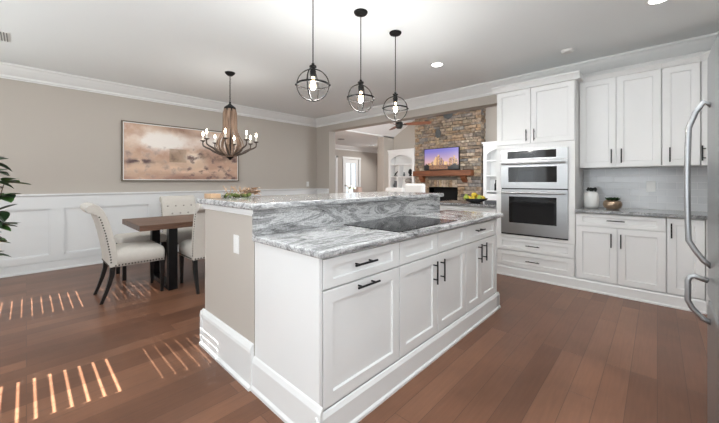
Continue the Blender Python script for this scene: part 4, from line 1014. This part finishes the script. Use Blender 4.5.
o = MB().sphere((0, 0, 0.09), 0.11, 14, 10, sc=(1.25, 1, 0.8)).build('dried_bouquet', flat('grey_dried', (0.30, 0.28, 0.25), 0.9, noise=0.3, nscale=30, bump=1, bscale=60), None, smooth=True); o.location = (-6.00, 8.72, 1.16); tag(o, 'round grey dried flower ball in a pot in the left bookcase', 'bouquet')
MB().lathe([(0, -0.175), (0.05, -0.175), (0.07, 0.0), (0.06, 0.04), (0, 0.04)], 14).build('pot', M['ceramic'], o, smooth=True)
vase('white_vase', 'tall pale vase in the right bookcase on the upper shelf', -2.98, 1.405, [(0, 0), (0.05, 0), (0.06, 0.1), (0.03, 0.2), (0.04, 0.24), (0, 0.24)], M['slate'])
vase('black_bottle', 'tall black bottle in the lower compartment of the right bookcase', -3.16, 0.985, [(0, 0), (0.045, 0), (0.045, 0.16), (0.02, 0.22), (0.02, 0.29), (0, 0.29)], M['black'])

# ceiling fan
fcx, fcy = -4.47, 6.10
fz_ = 2.585
t = empty('ceiling_fan', (fcx, fcy, fz_), 0, 'dark ceiling fan with brown wooden blades in the living room', 'ceiling fan')
MB().lathe([(0, -0.10), (0.05, -0.095), (0.075, -0.06), (0.09, 0.0), (0.085, 0.05), (0.04, 0.08), (0, 0.08)], 20).build('motor_housing', M['bronze'], t, smooth=True)
MB().cyl((0, 0, 0.07), (0, 0, roofz(fcx)-fz_-0.02), 0.014, 10).build('downrod', M['bronze'], t)
MB().lathe([(0, -0.06), (0.05, -0.05), (0.06, 0.0), (0, 0.0)], 16, c=(0, 0, roofz(fcx)-fz_-0.0)).build('canopy', M['bronze'], t)
for a in (22, 142, 262):
    Mx = Matrix.Rotation(R(a), 4, 'Z') @ Matrix.Rotation(R(-13), 4, 'X')
    bl = MB(); bl.rings([[(x, -wd, -0.004), (x, wd, -0.004), (x, wd, 0.004), (x, -wd, 0.004)] for x, wd in ((0.12, 0.045), (0.22, 0.065), (0.45, 0.085), (0.68, 0.078), (0.76, 0.045))], M=Mx)
    o = bl.build('blade', M['fanwood'], t); MB().box(0.06, 0.18, -0.02, 0.02, -0.012, -0.004, M=Mx).build('bracket', M['bronze'], o)

# seating seen over the bar top
def armchair(name, label, cat, x, y, rz, W, zs, zb, mat):
    t = empty(name, (x, y, 0), rz, label, cat)
    MB().box(-W/2, W/2, -0.36, 0.36, 0.15, zs).build('seat', mat, t, bevel=0.04, seg=3)
    MB().box(-W/2, W/2, -0.42, -0.24, 0.15, zb).build('backrest', mat, t, bevel=0.05, seg=3)
    for s in (-1, 1): MB().box(s*W/2-0.06, s*W/2+0.06, -0.38, 0.36, 0.15, zs+0.16).build('arm', mat, t, bevel=0.04, seg=3)
    for sx in (-1, 1):
        for sy in (-1, 1): MB().cyl((sx*(W/2-0.06), sy*0.28, 0), (sx*(W/2-0.06), sy*0.28, 0.17), 0.02, 8).build('leg', M['blackwood'], t)
    return t
armchair('armchair', 'tall backed white slipcovered armchair in front of the fireplace', 'armchair', -4.215, 6.72, 0, 0.50, 0.46, 1.18, M['sofa'])
armchair('sofa', 'white sofa back seen over the bar, below the left bookcase', 'sofa', -5.33, 7.42, 0, 0.60, 0.46, 1.06, M['sofa'])
armchair('armchair', 'blush armchair in the foyer, right of the glass front door', 'armchair', -7.25, 8.0, R(-20), 0.40, 0.46, 1.05, M['blush'])
armchair('armchair', 'taller blush armchair in the foyer beside the narrow white door', 'armchair', -7.66, 7.0, R(-45), 0.34, 0.46, 1.20, M['blush'])
t = empty('side_table', (-6.62, 6.6, 0), 0, 'small white side table holding white flowers in the living room', 'table')
MB().lathe([(0, 0.78), (0.30, 0.78), (0.30, 0.82), (0, 0.82)], 24).build('tabletop', M['trim'], t); MB().lathe([(0.16, 0), (0.16, 0.02), (0.03, 0.06), (0.03, 0.78), (0, 0.78)], 16).build('pedestal', M['trim'], t)
t = empty('flower_vase', (-6.62, 6.6, 0.82), 0, 'vase of white flowers with green leaves seen over the bar', 'flowers')
MB().lathe([(0, 0), (0.06, 0), (0.08, 0.08), (0.05, 0.17), (0.06, 0.19), (0, 0.18)], 16).build('vase', M['ceramic'], t, smooth=True)
rnd = random.Random(8); b = MB(); l = MB()
for k in range(14):
    a = rnd.uniform(0, 2*PI); r = rnd.uniform(0.02, 0.2); b.sphere((r*math.cos(a), r*math.sin(a), rnd.uniform(0.20, 0.30)), 0.032, 8, 6)
for k in range(16):
    a = rnd.uniform(0, 2*PI); leafmesh(l, (0, 0, 0.17), (math.cos(a), math.sin(a), rnd.uniform(0.3, 1.2)), rnd.uniform(0.15, 0.30), 0.022)
b.build('blossoms', M['ceramic'], t, smooth=True); l.build('foliage', flat('soft_leaf', (0.30, 0.36, 0.20), 0.6), t, fix=False)
